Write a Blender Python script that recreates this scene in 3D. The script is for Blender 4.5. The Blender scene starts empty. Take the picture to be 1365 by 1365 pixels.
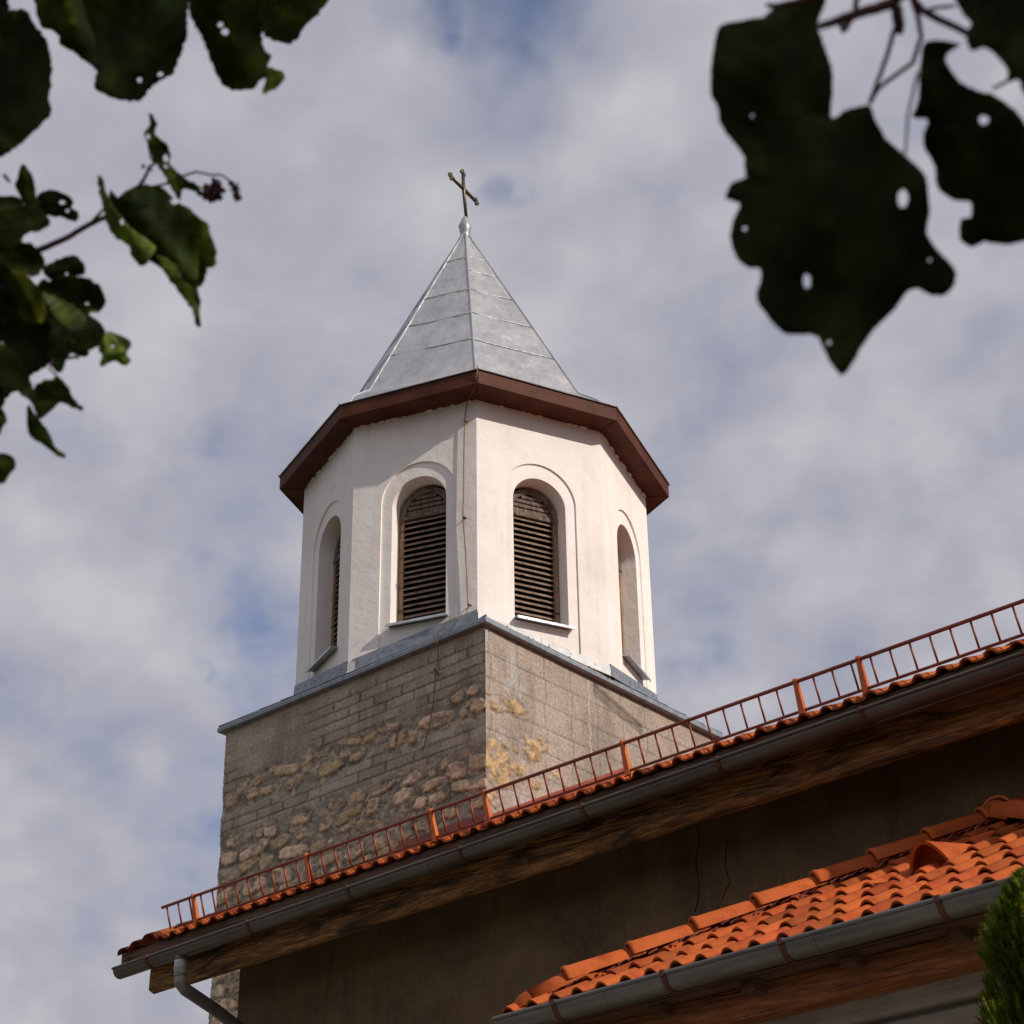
import bpy, math, random
import numpy as np
from mathutils import Vector, Matrix
from mathutils.geometry import delaunay_2d_cdt
random.seed(7); np.random.seed(7)
S = bpy.context.scene
col = S.collection
R = math.radians

# ------------------------------------------------------------------ camera
YAW, PITCH, ROLL = -.7261, .5248, -.0158
cam_d = bpy.data.cameras.new('camera'); cam = bpy.data.objects.new('camera', cam_d); col.objects.link(cam)
cam_d.sensor_width = 36; cam_d.lens = 68.47; cam_d.clip_start = .05; cam_d.clip_end = 3000
fw = Vector((math.sin(YAW)*math.cos(PITCH), math.cos(YAW)*math.cos(PITCH), math.sin(PITCH)))
rt = Vector((math.cos(YAW), -math.sin(YAW), 0)); up = rt.cross(fw)
r2 = rt*math.cos(ROLL) + up*math.sin(ROLL); u2 = -rt*math.sin(ROLL) + up*math.cos(ROLL)
CAM = Vector((0, 0, 1.6))
cam.matrix_world = Matrix.Translation(CAM) @ Matrix((r2, u2, -fw)).transposed().to_4x4()
cam_d.dof.use_dof = True; cam_d.dof.focus_distance = 20.0; cam_d.dof.aperture_fstop = 15
S.camera = cam
def ray(px, py):
    return (r2*(px-682.5) - u2*(py-682.5) + fw*2596.06).normalized()

# ------------------------------------------------------------------ light
SUN_AZ, SUN_EL = R(7), R(31)
world = bpy.data.worlds.new('World'); S.world = world; world.use_nodes = True
wn = world.node_tree; wn.nodes.clear()
def N(nt, typ, **kw):
    n = nt.nodes.new(typ)
    for k, v in kw.items():
        if k.startswith('i_'):
            key = k[2:]; n.inputs[int(key) if key.isdigit() else key].default_value = v
        else: setattr(n, k, v)
    return n
def mth(nt, op, a, b=None, c=None, clamp=False):
    n = nt.nodes.new('ShaderNodeMath'); n.operation = op; n.use_clamp = clamp
    for i, v in enumerate((a, b, c)):
        if v is None: continue
        if isinstance(v, (int, float)): n.inputs[i].default_value = v
        else: nt.links.new(v, n.inputs[i])
    return n.outputs[0]
def mixc(nt, f, a, b, mode='MIX'):
    n = nt.nodes.new('ShaderNodeMix'); n.data_type = 'RGBA'; n.blend_type = mode; n.clamp_result = False
    for i, v in ((0, f), (6, a), (7, b)):
        if isinstance(v, (int, float)): n.inputs[i].default_value = v
        elif isinstance(v, tuple): n.inputs[i].default_value = (*v, 1) if len(v) == 3 else v
        else: nt.links.new(v, n.inputs[i])
    return n.outputs[2]
def noise(nt, vec, scale, detail=4, rough=.55, dist=0.0, out=0):
    n = nt.nodes.new('ShaderNodeTexNoise'); n.inputs['Scale'].default_value = scale
    n.inputs['Detail'].default_value = detail; n.inputs['Roughness'].default_value = rough
    n.inputs['Distortion'].default_value = dist
    if vec is not None: nt.links.new(vec, n.inputs['Vector'])
    return n.outputs[out]
def ramp(nt, f, stops):
    n = nt.nodes.new('ShaderNodeValToRGB'); e = n.color_ramp.elements
    while len(e) < len(stops): e.new(.5)
    for i, (p, c) in enumerate(stops):
        e[i].position = p; e[i].color = (*c, 1) if len(c) == 3 else c
    nt.links.new(f, n.inputs[0]); return n.outputs[0]
def g(v): return (v, v, v)

sky = N(wn, 'ShaderNodeTexSky'); sky.sky_type = 'NISHITA'; sky.sun_disc = False
sky.sun_elevation = SUN_EL; sky.sun_rotation = math.pi/2 - SUN_AZ; sky.altitude = 600
tc = N(wn, 'ShaderNodeTexCoord'); sp = N(wn, 'ShaderNodeSeparateXYZ'); wn.links.new(tc.outputs['Generated'], sp.inputs[0])
zz = mth(wn, 'ADD', mth(wn, 'MAXIMUM', sp.outputs[2], 0.0), .50)
cb = N(wn, 'ShaderNodeCombineXYZ')
wn.links.new(mth(wn, 'DIVIDE', sp.outputs[0], zz), cb.inputs[0]); wn.links.new(mth(wn, 'DIVIDE', sp.outputs[1], zz), cb.inputs[1])
cb.inputs[2].default_value = 3.4
pv = cb.outputs[0]
mp = N(wn, 'ShaderNodeMapping'); mp.inputs['Rotation'].default_value = (0, 0, R(35)); mp.inputs['Scale'].default_value = (1.0, 1.0, 1)
wn.links.new(pv, mp.inputs[0]); pv2 = mp.outputs[0]
n1 = noise(wn, pv2, 8.0, 4, .5, .0)
n2 = noise(wn, pv2, 2.3, 3, .5, .0)
n3 = noise(wn, pv2, 19.0, 3, .5, .0)
cov = mth(wn, 'ADD', mth(wn, 'MULTIPLY', n1, .60), mth(wn, 'ADD', mth(wn, 'MULTIPLY', n2, .34), mth(wn, 'MULTIPLY', n3, .26)))
gap = None
for (px_, py_, rad_, amt_) in ((700, 20, 2.2, .12), (880, 70, 1.8, .13), (655, 160, 1.7, .10), (680, 335, 1.3, .12), (320, 775, 1.8, .10), (365, 870, 1.6, .11), (175, 855, 1.1, .08), (60, 590, 1.8, .12), (920, 925, 1.3, .08), (1190, 700, 1.4, .06), (540, 30, 1.2, .08)):
    dv = ray(px_, py_); vm = N(wn, 'ShaderNodeVectorMath', operation='DOT_PRODUCT'); wn.links.new(tc.outputs['Generated'], vm.inputs[0]); vm.inputs[1].default_value = dv
    wob_ = mth(wn, 'MULTIPLY', mth(wn, 'SUBTRACT', n3, .5), .0036)
    t_ = mth(wn, 'MULTIPLY', mth(wn, 'DIVIDE', mth(wn, 'SUBTRACT', mth(wn, 'ADD', vm.outputs['Value'], wob_), math.cos(R(rad_*1.5))), 1-math.cos(R(rad_*1.5)), clamp=True), amt_)
    gap = t_ if gap is None else mth(wn, 'ADD', gap, t_)
cover = ramp(wn, mth(wn, 'SUBTRACT', cov, gap), [(.36, g(0.26)), (.47, g(.84)), (.55, g(1.0))])
tone = ramp(wn, mth(wn, 'ADD', mth(wn, 'MULTIPLY', n1, .5), mth(wn, 'MULTIPLY', n3, .5)),
            [(.34, (.88, .90, 1.10)), (.50, (1.06, 1.06, 1.21)), (.66, (1.36, 1.33, 1.42))])
cloud = N(wn, 'ShaderNodeVectorMath', operation='SCALE'); wn.links.new(tone, cloud.inputs[0]); cloud.inputs['Scale'].default_value = 4.0
skyb = mixc(wn, 1.0, sky.outputs[0], (.80, .98, 1.22), 'MULTIPLY')
mx = mixc(wn, cover, skyb, cloud.outputs[0])
bg = N(wn, 'ShaderNodeBackground'); bg.inputs[1].default_value = .1; wn.links.new(mx, bg.inputs[0])
wo = N(wn, 'ShaderNodeOutputWorld'); wn.links.new(bg.outputs[0], wo.inputs[0])

sl = bpy.data.lights.new('sun', 'SUN'); sl.energy = 3.5; sl.angle = R(.6); sl.color = (1.0, .90, .79)
so = bpy.data.objects.new('sun', sl); col.objects.link(so)
sd = Vector((math.cos(SUN_AZ)*math.cos(SUN_EL), math.sin(SUN_AZ)*math.cos(SUN_EL), math.sin(SUN_EL)))
so.rotation_euler = sd.to_track_quat('Z', 'Y').to_euler(); so.location = sd*60
S.view_settings.view_transform = 'Standard'; S.view_settings.look = 'None'; S.view_settings.gamma = 1
S.view_settings.use_curve_mapping = False; S.view_settings.exposure = 0.0

# ------------------------------------------------------------------ helpers
class MB:
    def __init__(s): s.v = []; s.f = []; s.c = []
    def add(s, vs, fs, c=None):
        o = len(s.v); s.v += [tuple(p) for p in vs]; s.f += [tuple(i+o for i in f) for f in fs]
        s.c += [c or (1, 1, 1)]*len(vs); return o
    def box(s, a, b, M=None):
        (x0, y0, z0), (x1, y1, z1) = a, b
        vs = [Vector(p) for p in ((x0,y0,z0),(x1,y0,z0),(x1,y1,z0),(x0,y1,z0),(x0,y0,z1),(x1,y0,z1),(x1,y1,z1),(x0,y1,z1))]
        if M is not None: vs = [M @ p for p in vs]
        s.add(vs, [(0,3,2,1),(4,5,6,7),(0,1,5,4),(1,2,6,5),(2,3,7,6),(3,0,4,7)])
    def tube(s, pts, r, n=8, caps=True):
        pts = [Vector(p) for p in pts]; rs = r if isinstance(r, (list, tuple)) else [r]*len(pts)
        o = len(s.v); ref = None; vs = []
        for i, p in enumerate(pts):
            t = (pts[min(i+1, len(pts)-1)] - pts[max(i-1, 0)]).normalized()
            if ref is None:
                ref = Vector((0, 0, 1)) if abs(t.z) < .9 else Vector((1, 0, 0))
            a = (ref - t*ref.dot(t)).normalized(); b = t.cross(a); ref = a
            vs += [p + (a*math.cos(k*2*math.pi/n) + b*math.sin(k*2*math.pi/n))*rs[i] for k in range(n)]
        fs = [(i*n+k, i*n+(k+1) % n, (i+1)*n+(k+1) % n, (i+1)*n+k) for i in range(len(pts)-1) for k in range(n)]
        if caps: fs += [tuple(range(n))[::-1], tuple((len(pts)-1)*n+k for k in range(n))]
        s.add(vs, fs)
    def extrude(s, prof, path_a, path_b, ua, ub, closed=False, thick=None):
        """profile [(a,b)] swept from point A to B; ua, ub the profile's two axes"""
        A, B, ua, ub = map(Vector, (path_a, path_b, ua, ub)); n = len(prof)
        vs = [P + ua*x + ub*y for P in (A, B) for x, y in prof]
        m = n if closed else n-1
        fs = [(i, (i+1) % n, n+(i+1) % n, n+i) for i in range(m)]
        if closed: fs += [tuple(range(n))[::-1], tuple(range(n, 2*n))]
        s.add(vs, fs)
    def build(s, name, mat, parent=None, smooth=False, colors=False, mods=None):
        me = bpy.data.meshes.new(name); me.from_pydata(s.v, [], s.f); me.update()
        if colors:
            ca = me.color_attributes.new('Col', 'FLOAT_COLOR', 'POINT')
            a = np.ones((len(s.v), 4), np.float32); a[:, :3] = np.array(s.c, np.float32); ca.data.foreach_set('color', a.ravel())
        if smooth: me.polygons.foreach_set('use_smooth', [True]*len(me.polygons))
        me.materials.append(mat)
        o = bpy.data.objects.new(name, me); col.objects.link(o)
        if parent: o.parent = parent
        return o
def weld(o, d=1e-4, sharp=None):
    import bmesh
    bm = bmesh.new(); bm.from_mesh(o.data); bmesh.ops.remove_doubles(bm, verts=bm.verts, dist=d)
    bmesh.ops.recalc_face_normals(bm, faces=bm.faces); bm.to_mesh(o.data); bm.free()
    if sharp is not None:
        o.data.polygons.foreach_set('use_smooth', [True]*len(o.data.polygons))
        o.data.set_sharp_from_angle(angle=R(sharp))
    return o
def bevel(o, w=.004, seg=2):
    m = o.modifiers.new('bevel', 'BEVEL'); m.width = w; m.segments = seg; m.limit_method = 'ANGLE'; m.angle_limit = R(40)
    return o
def thing(name, label, cat, loc=(0, 0, 0), group=None):
    o = bpy.data.objects.new(name, None); col.objects.link(o); o['label'] = label; o['category'] = cat
    o.empty_display_size = .3
    if group: o['group'] = group
    return o
def struct(o): o['kind'] = 'structure'; return o
def vnoise(x, y, seed=0):
    xi = np.floor(x).astype(np.int64); yi = np.floor(y).astype(np.int64); xf = x-xi; yf = y-yi
    def h(a, b):
        n = (a*374761393 + b*668265263 + seed*1442695041) & 0x7fffffff
        n = ((n ^ (n >> 13))*1274126177) & 0x7fffffff
        n = n ^ (n >> 16)
        return (n % 100003)/100003.0
    sx = xf*xf*(3-2*xf); sy = yf*yf*(3-2*yf)
    return (h(xi, yi)*(1-sx)+h(xi+1, yi)*sx)*(1-sy) + (h(xi, yi+1)*(1-sx)+h(xi+1, yi+1)*sx)*sy
def fbm(x, y, seed=0, o=4):
    r = 0; a = .5; t = 0
    for k in range(o): r = r + a*vnoise(x*2**k, y*2**k, seed+k*17); t += a; a *= .5
    return r/t

# ------------------------------------------------------------------ materials
def mat(name, build):
    m = bpy.data.materials.new(name); m.use_nodes = True; nt = m.node_tree; nt.nodes.clear()
    b = N(nt, 'ShaderNodeBsdfPrincipled'); o = N(nt, 'ShaderNodeOutputMaterial'); nt.links.new(b.outputs[0], o.inputs[0])
    build(nt, b); return m
def coord(nt, kind='Object', scale=None, rot=None):
    t = N(nt, 'ShaderNodeTexCoord'); v = t.outputs[kind]
    if scale or rot:
        m = N(nt, 'ShaderNodeMapping'); nt.links.new(v, m.inputs[0])
        if scale: m.inputs['Scale'].default_value = scale
        if rot: m.inputs['Rotation'].default_value = rot
        v = m.outputs[0]
    return v
def bump(nt, b, h, s, d=.01):
    n = N(nt, 'ShaderNodeBump'); n.inputs['Strength'].default_value = s; n.inputs['Distance'].default_value = d
    nt.links.new(h, n.inputs['Height']); nt.links.new(n.outputs[0], b.inputs['Normal'])
def setin(b, **k):
    for a, v in k.items(): b.inputs[a.replace('_', ' ')].default_value = v

def f(nt, b):   # cream limewash, hand trowelled, faint stains
    v = coord(nt); big = noise(nt, v, 1.1, 5, .6); fine = noise(nt, v, 35, 4, .6)
    c = ramp(nt, big, [(.3, (.80, .745, .70)), (.5, (.87, .82, .775)), (.7, (.89, .85, .81))])
    st = noise(nt, coord(nt, scale=(3, 3, .5)), 1.6, 6, .65)
    c = mixc(nt, ramp(nt, st, [(.52, g(0)), (.76, g(.45))]), c, (.62, .54, .47))
    c = mixc(nt, ramp(nt, noise(nt, v, 7, 3, .5), [(.66, g(0)), (.70, g(.25))]), c, (.86, .83, .80))
    c = mixc(nt, ramp(nt, noise(nt, v, 2.3, 7, .7, .6), [(.60, g(0)), (.72, g(.5))]), c, (.64, .575, .51))
    nt.links.new(c, b.inputs['Base Color']); setin(b, Roughness=.9)
    h = mth(nt, 'ADD', mth(nt, 'MULTIPLY', noise(nt, v, 5, 4, .6), 1.0), mth(nt, 'MULTIPLY', fine, .18))
    bump(nt, b, h, .5, .02)
M_plaster = mat('plaster', f)
def f(nt, b):   # tower stone facing, colour painted per vertex
    a = N(nt, 'ShaderNodeVertexColor'); a.layer_name = 'Col'
    v = coord(nt); n = noise(nt, v, 30, 6, .65); n2 = noise(nt, v, 90, 4, .6)
    c = mixc(nt, 1.0, a.outputs[0], ramp(nt, n, [(.3, g(.62)), (.7, g(1.32))]), 'MULTIPLY')
    c = mixc(nt, ramp(nt, noise(nt, v, 60, 5, .7), [(.56, g(0)), (.68, g(.6))]), c, (.10, .08, .062))
    nt.links.new(c, b.inputs['Base Color']); setin(b, Roughness=.95)
    bump(nt, b, mth(nt, 'ADD', n, mth(nt, 'MULTIPLY', n2, .5)), .8, .016)
M_facing = mat('stone_facing', f)
def f(nt, b):   # plain rubble wall where nothing is seen close
    v = coord(nt, scale=(1, 1, 1.7)); vo = N(nt, 'ShaderNodeTexVoronoi'); vo.inputs['Scale'].default_value = 4; nt.links.new(v, vo.inputs[0])
    c = mixc(nt, noise(nt, v, 5, 5), (.20, .165, .135), (.36, .29, .21))
    nt.links.new(c, b.inputs['Base Color']); setin(b, Roughness=.95); bump(nt, b, vo.outputs[0], .5, .05)
M_rubble = mat('rubble', f)
def f(nt, b):   # galvanised sheet with oxide bloom and dents
    v = coord(nt); n = noise(nt, v, 1.8, 5, .6); n2 = noise(nt, v, 14, 5, .65)
    c = ramp(nt, n, [(.3, (.40, .41, .43)), (.55, (.50, .51, .525)), (.75, (.58, .58, .58))])
    c = mixc(nt, ramp(nt, n2, [(.58, g(0)), (.72, g(.5))]), c, (.30, .29, .28))
    c = mixc(nt, ramp(nt, noise(nt, coord(nt, scale=(5, 5, .5)), 2.0, 5, .6), [(.50, g(0)), (.70, g(.40))]), c, (.30, .285, .265))
    nt.links.new(c, b.inputs['Base Color']); setin(b, Metallic=.55)
    nt.links.new(ramp(nt, n2, [(.3, g(.36)), (.7, g(.52))]), b.inputs['Roughness'])
    bump(nt, b, mth(nt, 'ADD', noise(nt, v, 2.6, 3, .5), mth(nt, 'MULTIPLY', n2, .05)), .85, .06)
M_tin = mat('galvanised_sheet', f)
def f(nt, b):   # dull older flashing
    v = coord(nt); n = noise(nt, v, 9, 6, .65)
    c = ramp(nt, n, [(.3, (.16, .18, .21)), (.6, (.27, .30, .335)), (.78, (.36, .33, .29))])
    c = mixc(nt, ramp(nt, noise(nt, v, 30, 4, .6), [(.62, g(0)), (.70, g(.8))]), c, (.22, .13, .07))
    nt.links.new(c, b.inputs['Base Color']); setin(b, Metallic=.35, Roughness=.5)
    bump(nt, b, n, .35, .02)
M_flash = mat('weathered_flashing', f)
def f(nt, b):
    v = coord(nt); n = noise(nt, v, 12, 5, .6)
    nt.links.new(ramp(nt, n, [(.3, (.42, .43, .44)), (.7, (.60, .60, .60))]), b.inputs['Base Color']); setin(b, Metallic=.15, Roughness=.6)
    bump(nt, b, n, .3, .01)
M_bright = mat('bright_flashing', f)
def f(nt, b):   # gutter zinc: grey brown
    v = coord(nt, scale=(.5, 3, 3)); n = noise(nt, v, 4, 6, .6); n2 = noise(nt, coord(nt), 26, 4, .6)
    c = ramp(nt, n, [(.3, (.13, .125, .12)), (.6, (.20, .19, .178)), (.8, (.25, .225, .20))])
    c = mixc(nt, ramp(nt, n2, [(.62, g(0)), (.75, g(.5))]), c, (.06, .045, .035))
    nt.links.new(c, b.inputs['Base Color']); setin(b, Metallic=.35, Roughness=.42); bump(nt, b, n2, .12, .01)
M_gutter = mat('gutter_zinc', f)
def f(nt, b):
    v = coord(nt, scale=(.5, 3, 3)); n = noise(nt, v, 4, 6, .6); n2 = noise(nt, coord(nt), 26, 4, .6)
    c = mixc(nt, ramp(nt, n2, [(.58, g(0)), (.72, g(.5))]), ramp(nt, n, [(.3, (.085, .073, .062)), (.6, (.135, .118, .10)), (.8, (.18, .15, .125))]), (.05, .035, .025))
    nt.links.new(c, b.inputs['Base Color']); setin(b, Metallic=.3, Roughness=.38); bump(nt, b, n2, .15, .01)
M_gutter2 = mat('reflected_brown_zinc', f)  # darker brown copy: brown reflected from the tiles is put into the colour
def f(nt, b):   # painted fascia brown red
    v = coord(nt); n = noise(nt, v, 3, 6, .6); n2 = noise(nt, coord(nt, scale=(1, 1, 1)), 28, 5, .7)
    c = ramp(nt, n, [(.3, (.060, .020, .012)), (.6, (.105, .036, .021)), (.8, (.14, .055, .033))])
    c = mixc(nt, ramp(nt, n2, [(.64, g(0)), (.74, g(.5))]), c, (.17, .085, .06))
    nt.links.new(c, b.inputs['Base Color']); setin(b, Roughness=.6); bump(nt, b, n2, .25, .006)
M_fascia = mat('fascia_paint', f); M_fascia.node_tree.nodes['Principled BSDF'].inputs['Specular IOR Level'].default_value = .12
def wood(name, cols, grain=(.6, 9, 9), stain=None, rough=.85):
    def f(nt, b):
        v = coord(nt, scale=grain); n = noise(nt, v, 2.2, 8, .68, 1.2)
        w = N(nt, 'ShaderNodeTexWave'); w.wave_type = 'BANDS'; w.bands_direction = 'DIAGONAL'; w.inputs['Scale'].default_value = 1.6
        w.inputs['Distortion'].default_value = 9; w.inputs['Detail'].default_value = 4; w.inputs['Detail Scale'].default_value = 1.3
        nt.links.new(coord(nt, scale=tuple(k*.7 for k in grain)), w.inputs[0])
        c = ramp(nt, n, list(zip((.30, .5, .70), cols)))
        c = mixc(nt, mth(nt, 'MULTIPLY', w.outputs[1], .45), c, cols[0])
        kn = N(nt, 'ShaderNodeTexVoronoi'); kn.inputs['Scale'].default_value = 2.4; nt.links.new(coord(nt, scale=(.55, 1.2, 2.2)), kn.inputs[0])
        c = mixc(nt, ramp(nt, kn.outputs[0], [(.07, g(.85)), (.13, g(0))]), c, tuple(k*.35 for k in cols[0]))
        cr = noise(nt, coord(nt, scale=(.9, 34, 34)), 1.0, 5, .6)
        c = mixc(nt, ramp(nt, cr, [(.36, g(.9)), (.42, g(0))]), c, tuple(k*.25 for k in cols[0]))
        if stain: c = mixc(nt, ramp(nt, noise(nt, coord(nt, scale=(.55, 1.6, 3)), 2.3, 7, .7, .8), [(.46, g(0)), (.58, g(1))]), c, stain)
        nt.links.new(c, b.inputs['Base Color']); setin(b, Roughness=rough)
        bump(nt, b, mth(nt, 'ADD', n, mth(nt, 'MULTIPLY', w.outputs[1], .4)), .7, .012)
    return mat(name, f)
M_beam = wood('weathered_timber', [(.13, .058, .023), (.42, .20, .073), (.76, .43, .17)], grain=(1.5, 16, 16), stain=(.065, .040, .026))
M_beam2 = wood('stained_timber', [(.12, .038, .014), (.30, .10, .034), (.46, .18, .065)], grain=(1.1, 12, 12))
M_board = wood('dark_board', [(.06, .030, .016), (.13, .065, .034), (.20, .115, .065)])
M_louv = wood('grey_louvre_timber', [(.075, .054, .042), (.18, .13, .10), (.30, .22, .17)], grain=(5, 5, .9))
M_slat = wood('louvre_slat_timber', [(.13, .082, .055), (.28, .19, .135), (.44, .31, .22)], grain=(2, 2, 12))
M_batten = wood('bare_batten', [(.16, .09, .05), (.34, .21, .12), (.48, .33, .21)], grain=(5, 5, .8))
def f(nt, b):   # clay tiles
    a = N(nt, 'ShaderNodeVertexColor'); a.layer_name = 'Col'
    v = coord(nt); n = noise(nt, v, 6, 6, .65); n2 = noise(nt, v, 60, 4, .6)
    c = mixc(nt, 1.0, a.outputs[0], ramp(nt, n, [(.28, (.62, .52, .50)), (.5, (1, 1, 1)), (.75, (1.12, 1.18, 1.2))]), 'MULTIPLY')
    c = mixc(nt, ramp(nt, n2, [(.6, g(0)), (.75, g(.35))]), c, (.22, .07, .035))
    c = mixc(nt, ramp(nt, noise(nt, v, 17, 6, .75), [(.60, g(0)), (.70, g(.55))]), c, (.10, .055, .035))
    nt.links.new(c, b.inputs['Base Color']); setin(b, Roughness=.72); bump(nt, b, mth(nt, 'ADD', n2, n), .25, .006)
M_tile = mat('clay_tile', f); M_tile.node_tree.nodes['Principled BSDF'].inputs['Specular IOR Level'].default_value = .12
def f(nt, b):
    v = coord(nt); n = noise(nt, v, 8, 4)
    nt.links.new(ramp(nt, n, [(.3, (.48, .10, .020)), (.7, (.66, .16, .030))]), b.inputs['Base Color']); setin(b, Roughness=.5)
M_orange = mat('orange_powder_coat', f)
def f(nt, b):
    v = coord(nt); n = noise(nt, v, 8, 4)
    nt.links.new(ramp(nt, n, [(.3, (.20, .034, .012)), (.7, (.32, .060, .020))]), b.inputs['Base Color']); setin(b, Roughness=.5)
M_rail = mat('rust_red_paint', f)
def f(nt, b): nt.links.new(ramp(nt, noise(nt, coord(nt), 9, 4), [(.3, (.075, .022, .012)), (.7, (.14, .038, .018))]), b.inputs['Base Color']); setin(b, Roughness=.6)
M_brk = mat('bracket_paint', f)
def f(nt, b):   # nave render: brown, patchy, cracked
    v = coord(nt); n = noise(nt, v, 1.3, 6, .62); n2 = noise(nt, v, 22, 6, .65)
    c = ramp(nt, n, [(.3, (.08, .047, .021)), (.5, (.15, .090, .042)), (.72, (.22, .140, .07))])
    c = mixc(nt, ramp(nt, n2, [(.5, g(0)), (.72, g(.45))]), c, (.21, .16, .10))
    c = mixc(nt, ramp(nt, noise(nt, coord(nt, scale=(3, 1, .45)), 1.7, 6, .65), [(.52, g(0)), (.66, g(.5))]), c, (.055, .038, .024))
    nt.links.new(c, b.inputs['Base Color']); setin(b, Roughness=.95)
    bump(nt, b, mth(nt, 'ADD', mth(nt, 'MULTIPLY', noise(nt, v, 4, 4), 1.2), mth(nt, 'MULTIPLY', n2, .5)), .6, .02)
M_render = mat('brown_render', f)
def f(nt, b):
    v = coord(nt, scale=(.6, 2, 2)); n = noise(nt, v, 2.2, 6, .65); n2 = noise(nt, coord(nt), 30, 5)
    c = ramp(nt, n, [(.3, (.17, .145, .125)), (.6, (.33, .29, .26)), (.8, (.42, .37, .33))])
    nt.links.new(c, b.inputs['Base Color']); setin(b, Roughness=.9); bump(nt, b, mth(nt, 'ADD', n, n2), .5, .012)
M_cornice = mat('grey_cornice_render', f)
def f(nt, b):
    n = noise(nt, coord(nt), 25, 4)
    nt.links.new(ramp(nt, n, [(.3, (.045, .035, .022)), (.7, (.16, .13, .085))]), b.inputs['Base Color']); setin(b, Metallic=.6, Roughness=.42)
M_iron = mat('wrought_iron', f)
def f(nt, b):
    nt.links.new(ramp(nt, noise(nt, coord(nt), 12, 3), [(.3, (.10, .065, .04)), (.7, (.24, .16, .10))]), b.inputs['Base Color']); setin(b, Roughness=.7)
M_wire = mat('rusty_wire', f)
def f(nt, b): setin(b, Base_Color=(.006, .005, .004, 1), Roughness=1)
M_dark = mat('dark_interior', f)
def f(nt, b):
    n = noise(nt, coord(nt), 1.5, 8, .7)
    nt.links.new(ramp(nt, n, [(.3, (.018, .025, .009)), (.7, (.055, .065, .022))]), b.inputs['Base Color']); setin(b, Roughness=.95); bump(nt, b, n, .6, .05)
M_grass = mat('lawn', f)
def f(nt, b):
    v = coord(nt, scale=(8, 8, 1.5)); n = noise(nt, v, 3, 7, .7)
    nt.links.new(ramp(nt, n, [(.3, (.035, .024, .017)), (.7, (.12, .085, .06))]), b.inputs['Base Color']); setin(b, Roughness=.95); bump(nt, b, n, .9, .02)
M_bark = mat('bark', f)
def leafmat(name, c0, c1, c2, trans=.25, rough=.5, sc=18, spec=.3):
    m = bpy.data.materials.new(name); m.use_nodes = True; nt = m.node_tree; nt.nodes.clear()
    b = N(nt, 'ShaderNodeBsdfPrincipled'); t = N(nt, 'ShaderNodeBsdfTranslucent'); mx = N(nt, 'ShaderNodeMixShader'); o = N(nt, 'ShaderNodeOutputMaterial')
    a = N(nt, 'ShaderNodeVertexColor'); a.layer_name = 'Col'
    v = coord(nt); n = noise(nt, v, sc, 5, .6)
    c = ramp(nt, n, [(.3, c0), (.5, c1), (.72, c2)]); c = mixc(nt, 1.0, c, a.outputs[0], 'MULTIPLY')
    nt.links.new(c, b.inputs['Base Color']); b.inputs['Roughness'].default_value = rough; b.inputs['Specular IOR Level'].default_value = spec
    nt.links.new(mixc(nt, 1.0, c, (1.3, 1.5, .5), 'MULTIPLY'), t.inputs[0]); mx.inputs[0].default_value = trans
    bump(nt, b, n, .4, .004)
    nt.links.new(b.outputs[0], mx.inputs[1]); nt.links.new(t.outputs[0], mx.inputs[2]); nt.links.new(mx.outputs[0], o.inputs[0])
    return m
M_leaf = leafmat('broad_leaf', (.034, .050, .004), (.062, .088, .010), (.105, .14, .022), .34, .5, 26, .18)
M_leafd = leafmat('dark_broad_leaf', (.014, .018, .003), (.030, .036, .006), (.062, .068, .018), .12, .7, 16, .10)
M_thuja = leafmat('thuja_scale', (.040, .065, .008), (.085, .13, .012), (.17, .21, .022), .25, .7, 9, .1)
def f(nt, b):
    nt.links.new(ramp(nt, noise(nt, coord(nt), 60, 3), [(.3, (.045, .010, .010)), (.7, (.11, .03, .022))]), b.inputs['Base Color']); setin(b, Roughness=.6)
M_twig = mat('red_twig', f)

# ------------------------------------------------------------------ ground
mb = MB(); mb.add([(-900,-900,0),(900,-900,0),(900,900,0),(-900,900,0)], [(0,1,2,3)]); struct(mb.build('ground', M_grass))
def f(nt, b):
    n = noise(nt, coord(nt), 12, 8, .75)
    nt.links.new(ramp(nt, n, [(.3, (.20, .165, .12)), (.7, (.42, .36, .28))]), b.inputs['Base Color']); setin(b, Roughness=.95); bump(nt, b, n, .6, .03)
M_bounce_gravel = mat('bounce_gravel', f)
mb = MB(); mb.add([(-30,3.2,.004),(25,3.2,.004),(25,30,.004),(-30,30,.004)], [(0,1,2,3)]); struct(mb.build('added_bounce_strip', M_bounce_gravel))  # unseen pale strip added to bounce warm sunlight up under the eaves

# ================================================================== BELL TOWER
CX, CY, ROT = -14.3864, 15.4432, .012
cR, sR = math.cos(ROT), math.sin(ROT)
tower = thing('bell_tower', 'church bell tower with grey stone base, cream octagonal belfry and pointed sheet metal spire', 'bell tower')
tower.location = (CX, CY, 0); tower.rotation_euler = (0, 0, ROT)      # parts use tower-local coordinates
HB = 2.03; ZB = 10.80

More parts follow.
